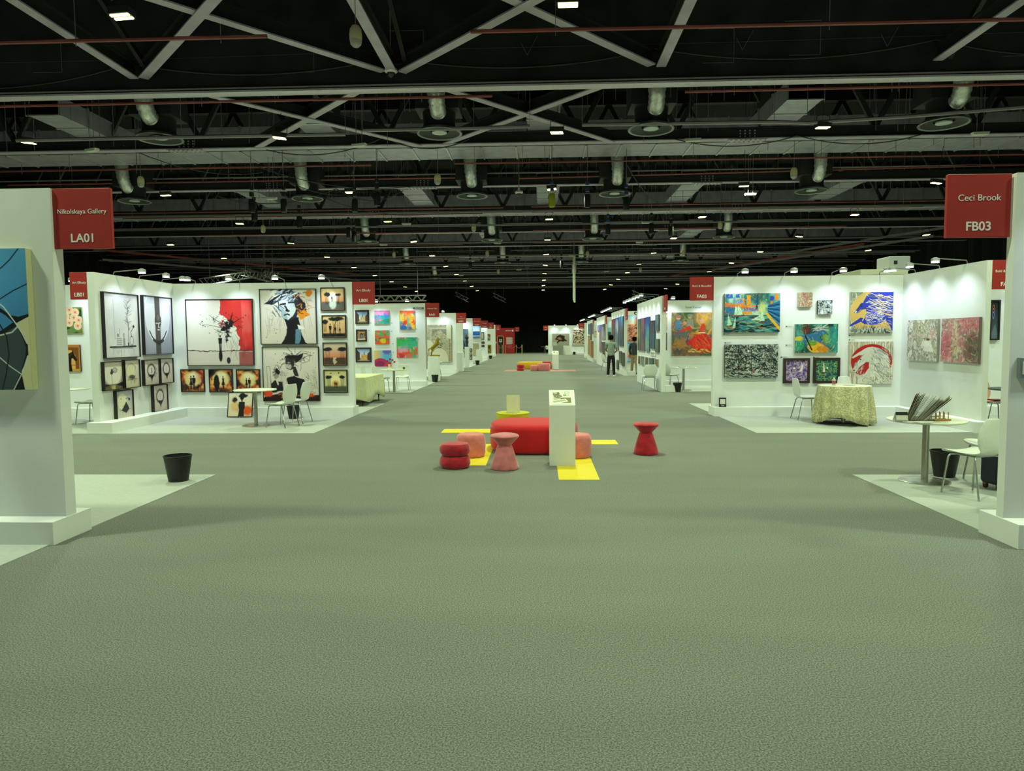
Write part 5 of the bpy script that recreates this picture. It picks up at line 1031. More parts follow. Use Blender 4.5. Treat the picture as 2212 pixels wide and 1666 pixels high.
CHAIRS = [((4.6, 7.44), 3.45, 'white plastic chair beside the table with print rack, partly behind the near right wall'),
          ((5.2, 8.08), -1.6, 'white plastic chair hidden behind the nearest right chair and bin'),
          ((-5.03, 13.33), -1.88, 'white plastic chair seen side on at the left stand table, nearer one'),
          ((-4.98, 14.02), -1.7, 'white plastic chair behind the nearer one at the left stand table'),
          ((5.45, 14.35), -1.75+3.3, 'white plastic chair left of the lace covered table'),
          ((6.5, 14.62), .5, 'white plastic chair almost hidden behind the lace covered table'),
          ((-9.25, 13.95), -1.8+.2, 'white plastic chair seen through the gap beyond the near left wall'),
          ((-5.05, 21.95), 1.45, 'white plastic chair side on at the aisle end of the cloth covered desk'),
          ((-5.5, 22.3), 1.5, 'white plastic chair behind the desk, left one'),
          ((-4.55, 23.0), .05, 'white plastic chair behind the small round table of the colourful abstracts stand'),
          ((3.52, 22.3), PI, 'white plastic chair standing with its back to us at the first aisle-side wall'),
          ((4.3, 23.0), 2.2, 'white plastic chair at the round table before the red dancers'),
          ((3.5, 36.0), 1.9, 'white plastic chair behind the standing man in the grey shirt'),
          ((-4.35, 29.0), 1.5, 'white plastic chair behind the gold horse pedestal'),
          ((.95, 79), .1, 'white chair at the small table against the far black drape'),
          ]
for i, (p, rz, l) in enumerate(CHAIRS):
    if i == 0: place(CH, (p[0], p[1], .008), rz); CH['label'] = l
    else: dup(CH, (p[0], p[1], 0 if i in (10, 12, 14) else .008), rz, l)
pk = make_chair(mat('peach_plastic', 'd9a890', .4)); place(pk, (8.46, 13.2, .008), .5); pk['label'] = 'peach plastic chair with red book glimpsed beyond the right dividing wall'; del pk['group']
o = MB().box(8.36, 8.58, 13.06, 13.28, .482, .507).obj('book', mat('red_book_cover', '8a2030', .5)); tag(o, 'dark red book lying on the peach chair', 'book')
def make_table(r=.45, h=.725, lab='x', top=TTOP):
    t = thing('round_table', lab, 'table', (0, 0, 0), 0, 'round pedestal tables')
    MB().lathe([(0, h-.025), (r-.02, h-.025), (r, h-.015), (r, h-.004), (r-.006, h), (0, h)], n=48).obj('tabletop', top, t)
    MB().lathe([(.037, .015), (.037, h-.03)], n=20).lathe([(.12, h-.035), (.12, h-.026)], n=20).obj('pole', BRUSH, t)
    MB().lathe([(.27, 0), (.27, .008), (.24, .016), (.04, .022), (0, .022)], n=40).obj('base', mat('polished_steel_base', 'c0c4b8', .25, .9, var=.08), t); return t
T0 = make_table(.41); place(T0, (4.47, 8.16, .008)); T0['label'] = 'round cream table with steel pole carrying the rack of prints, near right'
for p, l in (((-5.62, 13.5), 'round white table with steel pole in the left stand'), ((-4.66, 22.1), 'round white table in front of the colourful abstracts'), ((4.62, 22.4), 'round table with papers in front of the red dancers painting'), ((-9.75, 13.95), 'round white table glimpsed beyond the near left wall'),
             ((-4.5, 29.3), 'round white table half hidden behind the gold horse pedestal'), ((.6, 79.3), 'small table against the far black drape')):
    dup(T0, (p[0], p[1], .008), 0, l)
gt = make_table(.5, .74, 'dark topped table glimpsed beyond the right dividing wall', mat('dark_tabletop', '2a3230', .4)); place(gt, (8.5, 12.55, .008))
bn_ = None
for (x, y), l, s in (((-4.38, 8.17), 'black waste bin standing alone on the near left stand floor', 1.12), ((4.86, 8.45), 'black waste bin behind the nearest right chair', 1.12), ((-5.3, 14.72), 'black waste bin behind the left stand chairs', 1.), ((-4.12, 27.3), 'black waste bin in front of the gold horse pedestal', 1.), ((4.3, 21.75), 'black waste bin before the red dancers stand', 1.), ((-4.0, 45), 'black waste bin in front of the sea picture stand', 1.), ((-4.05, 58), 'black waste bin far down the left row', 1.), ((3.6, 71.2), 'tiny black waste bin at the far right corner', 1.)):
    if bn_ is None:
        bn_ = thing('waste_bin', l, 'bin', (x, y, .008), 0, 'black waste bins'); hh = .27
        MB().lathe([(.095, 0), (.1, .0), (.142, hh), (.138, hh), (.096, .01), (0, .01)], n=32).obj('bucket', BIN, bn_)
        MB().lathe([(.136, hh-.002), (.146, hh-.002), (.146, hh+.008), (.136, hh+.008), (.136, hh-.002)], n=32, cap=False).obj('rim', BIN, bn_); o = bn_
    else: o = dup(bn_, (x, y, .008), 0, l)
    o.scale = (s, s, s)
# near right table contents
rk = thing('print_rack', 'folding rack full of mounted prints in sleeves on the near right table', 'print rack', (4.36, 8.12, .733), -.55)
MB().tube([(.1, -.12, .01), (.2, -.12, .2)], .006, 6).tube([(.1, .12, .01), (.2, .12, .2)], .008, 6).tube([(-.12, -.14, .01), (.2, -.14, .03)], .008, 6).tube([(-.12, .14, .01), (.2, .14, .03)], .008, 6).tube([(-.2, -.14, .012), (-.2, .14, .012)], .008, 6).obj('rack_frame', CHROME, rk)
PR = ['cfcfbd', '8a7a60', 'd8d8c8', '9c9680', 'b8b49c', '6e6250', 'dcdccc']
r = random.Random(5)
for i in range(22):
    a = math.radians(72-1.3*i); x0 = -.12+.009*i; L = .30+.006*r.uniform(-2, 2)+(.05 if i > 18 else 0)
    M = Matrix.Translation((x0, r.uniform(-.01, .01), .012)) @ Matrix.Rotation(PI/2-a, 4, 'Y')
    MB().box(-.002, .002, -.19, .19, 0, L, 0, M).obj('mounted_print', mat('print_%s' % PR[i % 7], PR[i % 7], .5), rk)
    if i > 40: break
pg = thing('peg_rack', 'small wooden peg rack on the near right table', 'rack', (4.53, 8.0, .733), .25)
MB().box(-.11, .11, -.045, -.025, 0, .02).box(-.11, .11, .025, .045, 0, .02).obj('base_rail', mat('light_oak', 'b8823c', .5, var=.15, scale=40), pg)
for i in range(4):
    for s in (-1, 1): MB().tube([(-.08+.053*i, s*.035, .02), (-.08+.053*i, s*.035, .1)], .005, 6).obj('peg', mat('light_oak', 'b8823c'), pg)
cb = thing('card_box', 'small white card holder with black top stripe at the table edge', 'card holder', (4.1, 8.0, .733), -.1)
MB().prism([(-.0, 0), (.0, 0), (.0, 0)], 0, 0) 
MB().add([(-.07, -.03, 0), (.07, -.03, 0), (.07, .05, 0), (-.07, .05, 0), (-.065, .0, .1), (.065, .0, .1)], [(0, 1, 2, 3), (0, 4, 5, 1), (3, 2, 5, 4), (0, 3, 4), (1, 5, 2)]).obj('card_stand', mat('grey_card', 'a8aca8', .6), cb)
MB().box(-.062, .062, -.036, -.032, .0, .06).obj('white_card', CARD, cb).rotation_euler = (-.2, 0, 0)
MB().box(-.062, .062, -.037, -.032, .06, .098).obj('black_stripe', BLK, cb).rotation_euler = (-.2, 0, 0)
lf = MB().box(-.12, .12, -.08, .08, 0, .006).obj('leaflet', CARD); place(lf, (4.3, 7.86, .733), .15); tag(lf, 'flat leaflet lying at the front edge of the near right table', 'leaflet')
# suitcase
sc_ = thing('suitcase', 'dark navy cabin suitcase with brown straps behind the near right wall', 'suitcase', (5.1, 7.75, .008), .15)
MB().box(-.19, .19, -.13, .13, .06, .56).obj('shell', NAVY, sc_, bevel=.04)
MB().box(-.145, -.105, -.135, .135, .055, .565).box(.08, .12, -.135, .135, .055, .565).obj('strap', TAN, sc_, bevel=.005)
rv = MB()
for i in range(4):
    for j in range(7): rv.lathe([(.008, 0), (.006, .004), (0, .005)], (-.045+.03*i, 0, 0), 6)
    for j in range(8): rv.box(-.05+.03*i-.005, -.05+.03*i+.005, -.137, -.13, .1+.055*j, .11+.055*j)
rv.obj('rivet', mat('dull_rivet', '4a5466', .4, .5), sc_)
for sx in (-1, 1):
    for sy in (-1, 1):
        wh = MB().tube([(sx*.14-.012, sy*.09, .028), (sx*.14+.012, sy*.09, .028)], .028, 14).obj('wheel', BIN, sc_)
        MB().box(sx*.14-.02, sx*.14+.02, sy*.09-.02, sy*.09+.02, .04, .065).obj('wheel_bracket', TAN, wh)
MB().tube([(-.06, .08, .56), (-.06, .08, .75), (.06, .08, .75), (.06, .08, .56)], .01, 6).obj('pull_handle', CHROME, sc_)
# grey leaflet holder on the near right wall
hp = on_y(2197, 771, 5.75); o = thing('wall_holder', 'grey document holder with white sheet on the near right wall', 'document holder', (hp.x+.09, 5.75, hp.z-.17))
MB().box(-.09, .09, -.04, 0, 0, .165).obj('holder', mat('grey_holder', '7d838a', .5), o, bevel=.004)
MB().box(-.07, .07, -.045, -.04, .03, .135).obj('sheet', CARD, o)
MB().box(-.05, -.03, -.047, -.045, .05, .12).box(-.01, .01, -.047, -.045, .05, .12).obj('print', mat('grey_print', '565a5c'), o)
# lace table
def lace_material():
    m = bpy.data.materials.new('sequinned_lace'); m.use_nodes = True; n = m.node_tree.nodes; l = m.node_tree.links; b = n['Principled BSDF']
    tc = n.new('ShaderNodeTexCoord'); vo = n.new('ShaderNodeTexVoronoi'); vo.inputs['Scale'].default_value = 38; no = n.new('ShaderNodeTexNoise'); no.inputs['Scale'].default_value = 7
    l.new(tc.outputs['Object'], vo.inputs['Vector']); l.new(tc.outputs['Object'], no.inputs['Vector'])
    ad = n.new('ShaderNodeMath'); ad.operation = 'MULTIPLY'; l.new(vo.outputs['Distance'], ad.inputs[0]); l.new(no.outputs['Fac'], ad.inputs[1])
    r = n.new('ShaderNodeValToRGB'); r.color_ramp.elements[0].position = .1; r.color_ramp.elements[1].position = .3
    r.color_ramp.elements[0].color = (*lin('e4e2b0'), 1); r.color_ramp.elements[1].color = (*lin('b4b184'), 1)
    l.new(ad.outputs[0], r.inputs[0]); l.new(r.outputs[0], b.inputs['Base Color']); b.inputs['Roughness'].default_value = .5; b.inputs['Sheen Weight'].default_value = .3
    bp = n.new('ShaderNodeBump'); bp.inputs['Strength'].default_value = .5; bp.inputs['Distance'].default_value = .01; l.new(vo.outputs['Distance'], bp.inputs['Height']); l.new(bp.outputs[0], b.inputs['Normal']); return m
def draped(cx, cy, r, h, name, m, label, hem=lambda a: .02, folds=14, fl=.10, cat='tablecloth'):
    n = 168; v = []; f = []; L = [(0, 1.), (.02, 1.01)]+[(t, 1.01) for t in (.12, .25, .4, .55, .7, .85, 1.)]
    for t, k in L:
        for i in range(n):
            a = 2*PI*i/n; zb = hem(a); z = h-(h-zb)*t; rr = r*k+fl*t*(.75+.25*math.sin(a*3+1))+.045*min(1, t*1.6)*math.sin(a*folds+1.3*math.sin(a*2))
            v.append((rr*math.cos(a), rr*math.sin(a), z))
    v.append((0, 0, h)); c = len(v)-1
    for i in range(len(L)-1):
        for j in range(n): f.append((i*n+j, i*n+(j+1) % n, (i+1)*n+(j+1) % n, (i+1)*n+j))
    for j in range(n): f.append((c, (j+1) % n, j))
    mb = MB(); mb.add(v, f, 0, True); o = mb.obj(name, m, solid=.004); o.location = (cx, cy, 0); return tag(o, label, cat)
dup(T0, (5.88, 13.6, .008), 0, 'round table hidden under the cream lace cloth')
draped(5.88, 13.6, .47, .745, 'tablecloth', lace_material(), 'cream sequinned lace cloth draped over the round table in the right stand', hem=lambda a: .03+(.14*max(0, math.cos(a-4.15))**6), fl=.08)
tp = MB().lathe([(0, .752), (.46, .752), (.475, .748), (.475, .744)], n=48).obj('top_cloth', mat('white_top_cloth', 'e9ead6', .8)); tp.location = (5.88, 13.6, 0); tag(tp, 'white round cloth topper lying over the lace cloth', 'tablecloth')
bt = thing('water_bottle', 'small clear water bottle with printed label on the lace covered table', 'bottle', (5.66, 13.55, .753))
MB().lathe([(0, 0), (.03, 0), (.032, .02), (.032, .11), (.02, .13)], n=16).obj('body', mat('pale_bottle', 'c9cfd0', .15), bt)
MB().lathe([(.033, .03), (.033, .09)], n=16).obj('label_band', mat('bottle_label', 'a8524a', .5, var=.5, scale=60), bt); MB().lathe([(.014, .13), (.014, .15), (0, .15)], n=12).obj('cap', WPLA, bt)
ph = MB().box(-.09, .09, -.06, .06, 0, .004).obj('paper_sheet', mat('grey_sheet', 'a8acac', .5)); place(ph, (5.93, 13.5, .753), .2); tag(ph, 'flat grey sheet lying on the lace covered table', 'paper')
qs = thing('card_stand', 'small black framed stand leaning on the plinth of the right stand', 'sign stand', (on_y(1561, 877, 14.98).x, 14.98, .2)); qs.rotation_euler.x = -.12
MB().box(-.075, .075, -.01, .01, 0, .2).obj('board', BLK, qs); MB().box(-.055, .055, -.012, -.01, .06, .17).obj('white_panel', CARD, qs); MB().box(-.03, .03, -.012, -.01, .02, .03).obj('print', TXT, qs)
no_ = on_y(1749, 870, 14.9); sh = MB().box(-.09, .09, -.006, 0, -.1, .1).obj('paper_notice', mat('pale_notice', 'd2d6c8', .7)); place(sh, (no_.x, 14.97, .301)); tag(sh, 'pale paper notice propped behind the chair legs on the plinth', 'notice')
# cloth covered desk at the back of the left stand
dk = thing('trestle_desk', 'black legged desk under a cream cloth behind the left stand wall', 'table', (-4.85, 18.4, .008), 0)
MB().box(-.42, .42, -1.0, 1.0, .68, .71).obj('tabletop', TTOP, dk)
for sx in (-1, 1):
    for sy in (-1, 1): MB().tube([(sx*.34, sy*.85, .68), (sx*.34, sy*.9, 0)], .016, 6).obj('leg', BLACKM, dk)
nx_, hz = 60, .735
v = []; f = []
per = [(-.45+.9*i/16, -1.03) for i in range(16)]+[(.45, -1.03+2.06*i/36) for i in range(36)]+[(.45-.9*i/16, 1.03) for i in range(16)]+[(-.45, 1.03-2.06*i/36) for i in range(36)]
for t in (0, .05, .35, .7, 1):
    for i, (x, y) in enumerate(per):
        k = 1+.04*t+.02*t*math.sin(i*1.3); v.append((x*k*(1+.05*t), y*(1+.02*t+.012*t*math.sin(i*.9)), hz-(hz-.16)*t+(.07*t*math.sin(i*.22) if t > .5 else 0)))
np_ = len(per)
for r_ in range(4):
    for i in range(np_): f.append((r_*np_+i, r_*np_+(i+1) % np_, (r_+1)*np_+(i+1) % np_, (r_+1)*np_+i))
f.append(tuple(range(np_))[::-1])
mb = MB(); mb.add(v, f, 0, True); o = mb.obj('tablecloth', CREAM, solid=.004); o.location = (-4.85, 18.4, 0); tag(o, 'cream cloth hanging over the desk behind the left stand wall', 'tablecloth')
# red rose ornament on the abstracts table
ro = thing('rose_ornament', 'small ornament with red roses on the round table of the abstracts stand', 'ornament', (-4.78, 22.02, .733))
MB().lathe([(0, 0), (.06, 0), (.065, .03), (.04, .05), (.03, .1), (.045, .16), (.04, .17)], n=16).obj('vase', mat('cream_ceramic', 'e0dcb8', .3), ro)
for i, (x, y, z) in enumerate(((.1, 0, .3), (.16, .02, .24), (.03, -.03, .33), (-.06, 0, .27))):
    s_ = MB().tube([(0, 0, .14), (x*.6, y, z*.8), (x, y, z)], .004, 5).obj('stem', mat('dark_stem', '28401e', .6), ro)
    MB().lathe([(0, -.03), (.025, -.015), (.035, .01), (.028, .03), (.012, .032), (0, .02)], (x, y, z), 10).obj('bloom', mat('deep_red_bloom', 'a01420', .6), s_)
tr = MB().lathe([(0, 0), (.1, 0), (.12, .02), (.1, .03), (0, .02)], n=20, sx=1.2).obj('cream_dish', mat('cream_ceramic', 'e0dcb8')); place(tr, (-4.5, 22.0, .733)); tag(tr, 'shallow cream dish on the round table of the abstracts stand', 'dish')
bs = MB().box(-.035, .035, -.02, .02, 0, .075).obj('small_card_stand', mat('slate_card', '4a585c', .5)); place(bs, (-4.35, 22.2, .733)); tag(bs, 'tiny slate grey card standing on the abstracts stand table', 'card')
for i, (dx, l) in enumerate(((-.06, 'stack of flat papers on the round table before the red dancers'), (.12, 'open brochure on the round table before the red dancers'))):
    o = MB().box(-.09, .09, -.12, .12, 0, .02-.008*i).obj('papers', mat('grey_paper', '9aa09a', .7)); place(o, (4.62+dx+.1*i, 22.35, .733), .2*i); tag(o, l, 'papers')
# ---- seating island
def organic(prof, sx, sy, amp, name, m, label, loc, cat, group=None, n=64, ph=0, rz=0):
    mb = MB(); v = []; f = []
    for r_, z in prof:
        for i in range(n):
            a = 2*PI*i/n; c, s = math.cos(a), math.sin(a); e = 2.6; k = (abs(c)**e+abs(s)**e)**(-1/e)
            q = r_*k*(1+amp*math.cos(2*a+ph)+amp*.6*math.sin(3*a+ph)); v.append((q*c*sx, q*s*sy, z))
    for i in range(len(prof)-1):
        for j in range(n): f.append((i*n+j, i*n+(j+1) % n, (i+1)*n+(j+1) % n, (i+1)*n+j))
    f += [tuple(range(n))[::-1], tuple((len(prof)-1)*n+k for k in range(n))]
    mb.add(v, f, 0, True); o = mb.obj(name, m); place(o, loc, rz); return tag(o, label, cat, group)
# big red pebble
so = organic([(.9, .0), (.955, .01), (.98, .04), (.995, .12), (1., .25), (.99, .34), (.965, .385), (.92, .41), (.8, .425), (.4, .43), (.02, .43)], .66, .62, .03, 'pouf_seat', SRED, 'large round red upholstered bench in the middle of the aisle', (-.09, 10.62, .01), 'bench', ph=.6)
organic([(.9, .0), (.9, .03)], .62, .6, .03, 'plinth_base', BLACKM, None, (0, 0, -.01), None, ph=.6).parent = so
for k_ in ('label', 'category'): pass
def hourglass(x, y, m, ms, label):
    t = thing('hourglass_stool', label, 'stool', (x, y, 0), 0, 'hourglass velvet stools')
    MB().lathe([(.17, 0), (.183, .008), (.186, .025), (.171, .08), (.139, .18), (.107, .28), (.096, .305), (.086, .312)], n=40).obj('base', m, t)
    MB().lathe([(.084, .306), (.09, .32), (.118, .35), (.152, .385), (.178, .413), (.188, .427), (.187, .437), (.175, .449), (.14, .46), (.08, .468), (0, .47)], n=40).obj('seat_cushion', m, t); return t
hourglass(-.455, 8.98, VPNK, 0, 'dusty pink velvet hourglass stool in front of the red bench')
hourglass(1.555, 10.14, VRED, 0, 'crimson velvet hourglass stool standing alone on the right of the bench')
def donut(x, y, s, label):
    t = thing('stacked_pouf', label, 'pouf', (x, y, 0), 0, None)
    c = .205*s; 
    MB().lathe([(c*.7, 0), (c*.9, .012*s), (c*.99, .05*s), (c, .08*s), (c*.97, .125*s), (c*.86, .155*s), (c*.6, .165*s)], n=40).obj('lower_cushion', VRED, t)
    MB().lathe([(c*.6, .165*s), (c*.86, .175*s), (c*.97, .21*s), (c, .25*s), (c*.97, .29*s), (c*.86, .32*s), (c*.6, .332*s), (0, .336*s)], n=40).obj('upper_cushion', VRED, t); return t
donut(-1.12, 9.08, 1, 'crimson velvet pouf of two stacked cushions at the left of the bench')
def drum(x, y, m, label, r=.215, h=.335, grp='salmon drum poufs'):
    t = MB().lathe([(r*.8, 0), (r*.9, .01), (r*.96, .06), (r, h*.5), (r*.97, h*.8), (r*.9, h*.93), (r*.8, h*.985), (r*.5, h), (0, h)], n=40).obj('drum_pouf', m); place(t, (x, y, .003)); return tag(t, label, 'pouf', grp)
drum(-.99, 9.93, SALM, 'salmon velvet drum pouf behind the stacked crimson pouf')
drum(.53, 9.88, SALM, 'salmon velvet drum pouf half behind the white info pedestal')
yd = thing('drum_table', 'yellow round drum side table behind the red bench', 'side table', (-.45, 11.75, 0))
MB().lathe([(.27, 0), (.28, .01), (.28, .43)], n=48).obj('drum_body', YELP, yd); MB().lathe([(.28, .43), (.285, .44), (.275, .448), (.265, .44), (0, .44)], n=48).obj('tabletop', mat('yellow_table_top', 'c9c416', .4), yd)
ac = thing('leaflet_stand', 'clear acrylic stand holding a cream sheet on the yellow drum table', 'leaflet stand', (-.44, 11.66, .448), .06)
o = MB().box(-.11, .11, -.004, 0, .01, .30).obj('sheet', mat('cream_sheet', 'd5d4a0', .6), ac); o.rotation_euler.x = -.22
o = MB().box(-.115, .115, -.009, -.005, .0, .305).obj('acrylic_front', CLEAR, ac); o.rotation_euler.x = -.22
MB().box(-.11, .11, -.02, .08, 0, .006).obj('acrylic_foot', CLEAR, ac)
def pedestal(x, y, label, grp='white info pedestals'):
    t = thing('info_pedestal', label, 'pedestal', (x, y, 0), 0, grp); a = .172
    MB().add([(-a, 0, 0), (a, 0, 0), (a, .35, 0), (-a, .35, 0), (-a, 0, .81), (a, 0, .81), (a, .35, .99), (-a, .35, .99)], [(3, 2, 1, 0), (0, 1, 5, 4), (1, 2, 6, 5), (2, 3, 7, 6), (3, 0, 4, 7), (4, 5, 6, 7)]).obj('column', WHITE, t, bevel=.003)
    def fp(p):
        p.c[:] = C('dfe2cc'); p.rect(.1, .14, .4, .36, '6a6440').ell(.22, .2, .1, .06, 'a8a488').ell(.33, .18, .05, .05, '3a3826').rect(.12, .36, .4, .76, 'b0aa80').ell(.33, .42, .17, .11, '2c2a1c').ell(.33, .41, .1, .05, 'c4c0a0', ring=.4).rect(.45, .53, .9, .9, '6f6636').rect(.5, .48, .9, .5, '8c8450').ell(.44, .6, .03, .03, '1c1a12')
        p.poly([(.02, .72), (.66, .6), (.78, .8), (.1, .97)], 'e6e6d2').poly([(.06, .76), (.62, .65), (.68, .76), (.14, .89)], 'a8a88c').rect(.62, .08, .8, .1, '6f7a58').rect(.62, .2, .8, .22, '6f7a58').rect(.56, .3, .7, .38, '57703c').rect(.72, .3, .84, .38, 'b5bc9c').ell(.72, .15, .1, .06, '6f7a58', ring=.25)
    p = Pt(.30, .35, 'dfe2cc', 90); fp(p)
    s = surface(p, .30, .35, -.15, 0, 0, 'printed_panel', t); an = math.atan2(.18, .35)
    s.location = (0, .018, .8215+.001); s.rotation_euler.x = -(PI/2-an)
    return t
pedestal(.305, 9.17, 'white sloping-top info pedestal in front of the red bench')
pedestal(.905, 38.3, 'white sloping-top info pedestal at the far yellow bench')
def sticker(name, pts, m, label, grp='yellow floor stickers'):
    o = MB().add([(x, y, .003) for x, y in pts]+[(x, y, -.0) for x, y in pts], [tuple(range(4))]+[(i, i+4, (i+1) % 4+4, (i+1) % 4) for i in range(4)]).obj(name, m); return tag(o, label, 'floor sticker', grp)
sticker('floor_sticker', [(-1.79, 12.45), (-.7, 12.45), (-.7, 12.97), (-1.79, 12.97)], YEL, 'yellow floor strip left of the drum table')
sticker('floor_sticker', [(-1.2, 9.2), (-.72, 9.2), (-.72, 11.1), (-1.2, 11.1)], YEL, 'yellow floor strip under the left salmon pouf')
sticker('floor_sticker', [(.23, 8.26), (.72, 8.26), (.72, 9.95), (.23, 9.95)], YEL, 'yellow floor strip under the front info pedestal')
sticker('floor_sticker', [(.5, 11.05), (1.26, 11.05), (1.26, 11.52), (.5, 11.52)], YEL, 'yellow floor strip right of the red bench')
# far seating
organic([(.95, 0), (1., .05), (1., .32), (.96, .38), (.8, .4), (.02, .4)], .95, .55, .02, 'pouf_seat', MUST, 'mustard yellow bench in the far seating group', (-.25, 38.6, 0), 'bench')
o = donut(-.98, 36.6, 1.0, 'small crimson stacked pouf of the far seating group')
drum(-.25, 36.3, SALM, 'salmon drum pouf of the far seating group', .22, .3, 'far salmon pouf')
organic([(.95, 0), (1., .04), (1., .34), (.93, .38), (.02, .38)], .33, .4, .0, 'cube_pouf', VPNK, 'dusty pink cube pouf of the far seating group', (.25, 36.4, 0), 'pouf')
organic([(.95, 0), (1., .04), (1., .38), (.93, .42), (.02, .42)], .25, .3, .0, 'cube_pouf', VRED, 'crimson pouf behind the pink cube in the far seating group', (.42, 38.2, 0), 'pouf')
RFL = mat('coral_floor_vinyl', 'c07868', .7)
sticker('floor_sticker', [(-1.9, 36.0), (-1.0, 36.0), (-.8, 37.6), (-1.7, 37.6)], RFL, 'coral floor strip left of the far seating', 'coral floor stickers')
sticker('floor_sticker', [(.5, 35.6), (1.9, 35.6), (1.9, 37.0), (.5, 37.0)], RFL, 'coral floor strip under the far info pedestal', 'coral floor stickers')
# ---- pedestals and sculptures on the left row
def column(x, y, w_, d_, h_, label):
    o = MB().box(-w_/2, w_/2, -d_/2, d_/2, 0, h_).obj('display_plinth', WHITE, bevel=.004); place(o, (x, y, .008)); return tag(o, label, 'display plinth', 'white display plinths')
column(-4.24, 27.9, .42, .42, 1.0, 'white display plinth carrying the gold horse')
column(-4.1, 36.0, .3, .9, 1.0, 'white display plinth below the portrait')
column(-4.1, 47.0, .3, .6, .95, 'white display plinth far down the left row')
gh = thing('horse_sculpture', 'gold rearing horse sculpture on the white display plinth', 'sculpture', (-4.2, 27.9, 1.008))
MB().lathe([(0, 0), (.2, 0), (.21, .03), (.19, .06), (0, .06)], n=24, sy=.6).obj('base', GOLD, gh)
hb = MB(); hb.tube([(-.14, 0, .26), (-.1, 0, .32), (0, 0, .42), (.08, 0, .52), (.12, 0, .58)], [.05, .075, .065, .07, .05], 12)
hb.tube([(.1, 0, .55), (.12, 0, .64), (.15, 0, .70)], [.06, .045, .035], 10).tube([(.13, 0, .70), (.18, 0, .685), (.235, 0, .64)], [.038, .03, .018], 10)
for s in (-.03, .03):
    hb.tube([(-.12, s, .3), (-.1, s, .2), (-.15, s, .13), (-.13, s, .06)], [.05, .028, .018, .02], 8)
    hb.tube([(.1, s, .5), (.2, s, .52), (.24, s, .44), (.23, s, .41)], [.035, .022, .014, .016], 8); hb.tube([(.13, s*.6, .72), (.125, s*.7, .765)], [.012, .003], 6)
hb.obj('horse_body', GOLD, gh)
MB().tube([(-.17, 0, .32), (-.24, 0, .28), (-.25, 0, .14)], [.02, .03, .006], 8).obj('tail', GOLD, gh); MB().tube([(.11, 0, .73), (.07, 0, .66), (.04, 0, .55)], [.012, .02, .008], 8).obj('mane', GOLD, gh)
sf = thing('figure_sculpture', 'small dark standing bird-like figure sculpture beside the portrait', 'sculpture', (-4.22, 40.6, 1.25))
MB().box(-.12, .12, -.12, .12, -1.242, -.02).obj('stand', WHITE, sf); MB().lathe([(0, -.02), (.09, -.02), (.05, .1), (.1, .25), (.06, .4), (.13, .52), (.07, .62), (.02, .7), (0, .72)], n=14).obj('body', mat('dark_bronze', '33363a', .4, .4), sf)
sw = thing('swirl_sculpture', 'tiny dark curled sculpture far down the left row', 'sculpture', (-4.5, 52.6, .0)); MB().box(-.2, .2, -.2, .2, 0, .5).obj('stand', WHITE, sw)
MB().tube([(0, 0, .5), (.1, 0, .6), (-.08, 0, .72), (.12, 0, .86), (.05, 0, 1.0)], [.05, .06, .05, .06, .02], 8).obj('body', mat('dark_bronze', '33363a'), sw)
# ---- red stand and rope barrier at the far end
rw = struct(MB().box(-6.5, -2.75, 79, 79.2, 0, 2.9), 'wall_partition', mat('crimson_wall', 'a8141e', .6), 'crimson stand wall at the far end')
dr = thing('display_doorway', 'dark brown doorway panel with pale frame set in the crimson wall', 'doorway panel', (-4.37, 79, 0))
MB().box(-.3, .3, -.03, 0, 0, 1.95).obj('door_panel', mat('dark_brown_door', '2c1612', .5), dr)
MB().box(-.36, -.3, -.05, 0, 0, 2.02).box(.3, .36, -.05, 0, 0, 2.02).box(-.36, .36, -.05, 0, 1.95, 2.02).obj('frame', mat('pale_gold_frame', 'd8a878', .5), dr)
MB().box(-.13, .15, -.04, -.03, 1.28, 1.62).obj('white_notice', CARD, dr); MB().box(-.04, .06, -.042, -.04, 1.38, 1.55).obj('print', TXTD, dr)
tl = thing('wall_text', 'block of small white printed text on the crimson wall', 'wall text', (-3.35, 78.99, 0)); mb = MB()
for i in range(13): mb.box(-.36, .36 if i % 4 else .25, -.004, 0, 1.05+i*.062, 1.08+i*.062)
mb.obj('text_lines', TXT, tl)
lg = thing('wall_logo', 'white logo block at the top of the crimson wall', 'logo', (-3.35, 78.99, 2.5)); text('CIPRIANI', .19, (-.1, -.01, .06), lg, TXT, .02) if False else text('ARTISAN', .17, (-.12, -.01, .02), lg, TXT, .02); MB().box(.28, .46, -.01, 0, -.02, .18).obj('badge', TXT, lg)
ft = thing('wall_lettering', 'row of pink decorative letters low on the crimson wall', 'lettering', (-3.3, 78.99, .72)); text('ART', .26, (0, -.01, 0), ft, mat('pink_lettering', 'd88078', .6))
tag(text('ART', .3, (-5.05, 78.97, 1.1), None, TXT, .02), 'white letters at the left of the crimson wall', 'lettering').name = 'wall_lettering'
sg = sign(-2.72, 79, 'Gallery', 'ND01', 1, 'orange red sign at the right end of the crimson stand', s1=.08)
def stanchion(x, y, label):
    t = thing('rope_post', label, 'rope post', (x, y, 0), 0, 'rope barrier posts')
    MB().lathe([(.16, 0), (.16, .015), (.05, .035), (.028, .05), (.028, .92)], n=20).obj('post', mat('pale_brass', 'd8c49c', .3, .6), t); MB().lathe([(.028, .92), (.05, .93), (.05, .97), (0, 1.0)], n=14).obj('finial', mat('pale_brass', 'd8c49c'), t)
SX = [(-4.5, 78), (-4.1, 77.6), (-3.75, 78.2), (-2.55, 77.9), (-1.95, 78.3), (-1.85, 77.0)]
for i, (x, y) in enumerate(SX): stanchion(x, y, 'pale brass rope barrier post at the far end, %s from the left' % ORD[i])
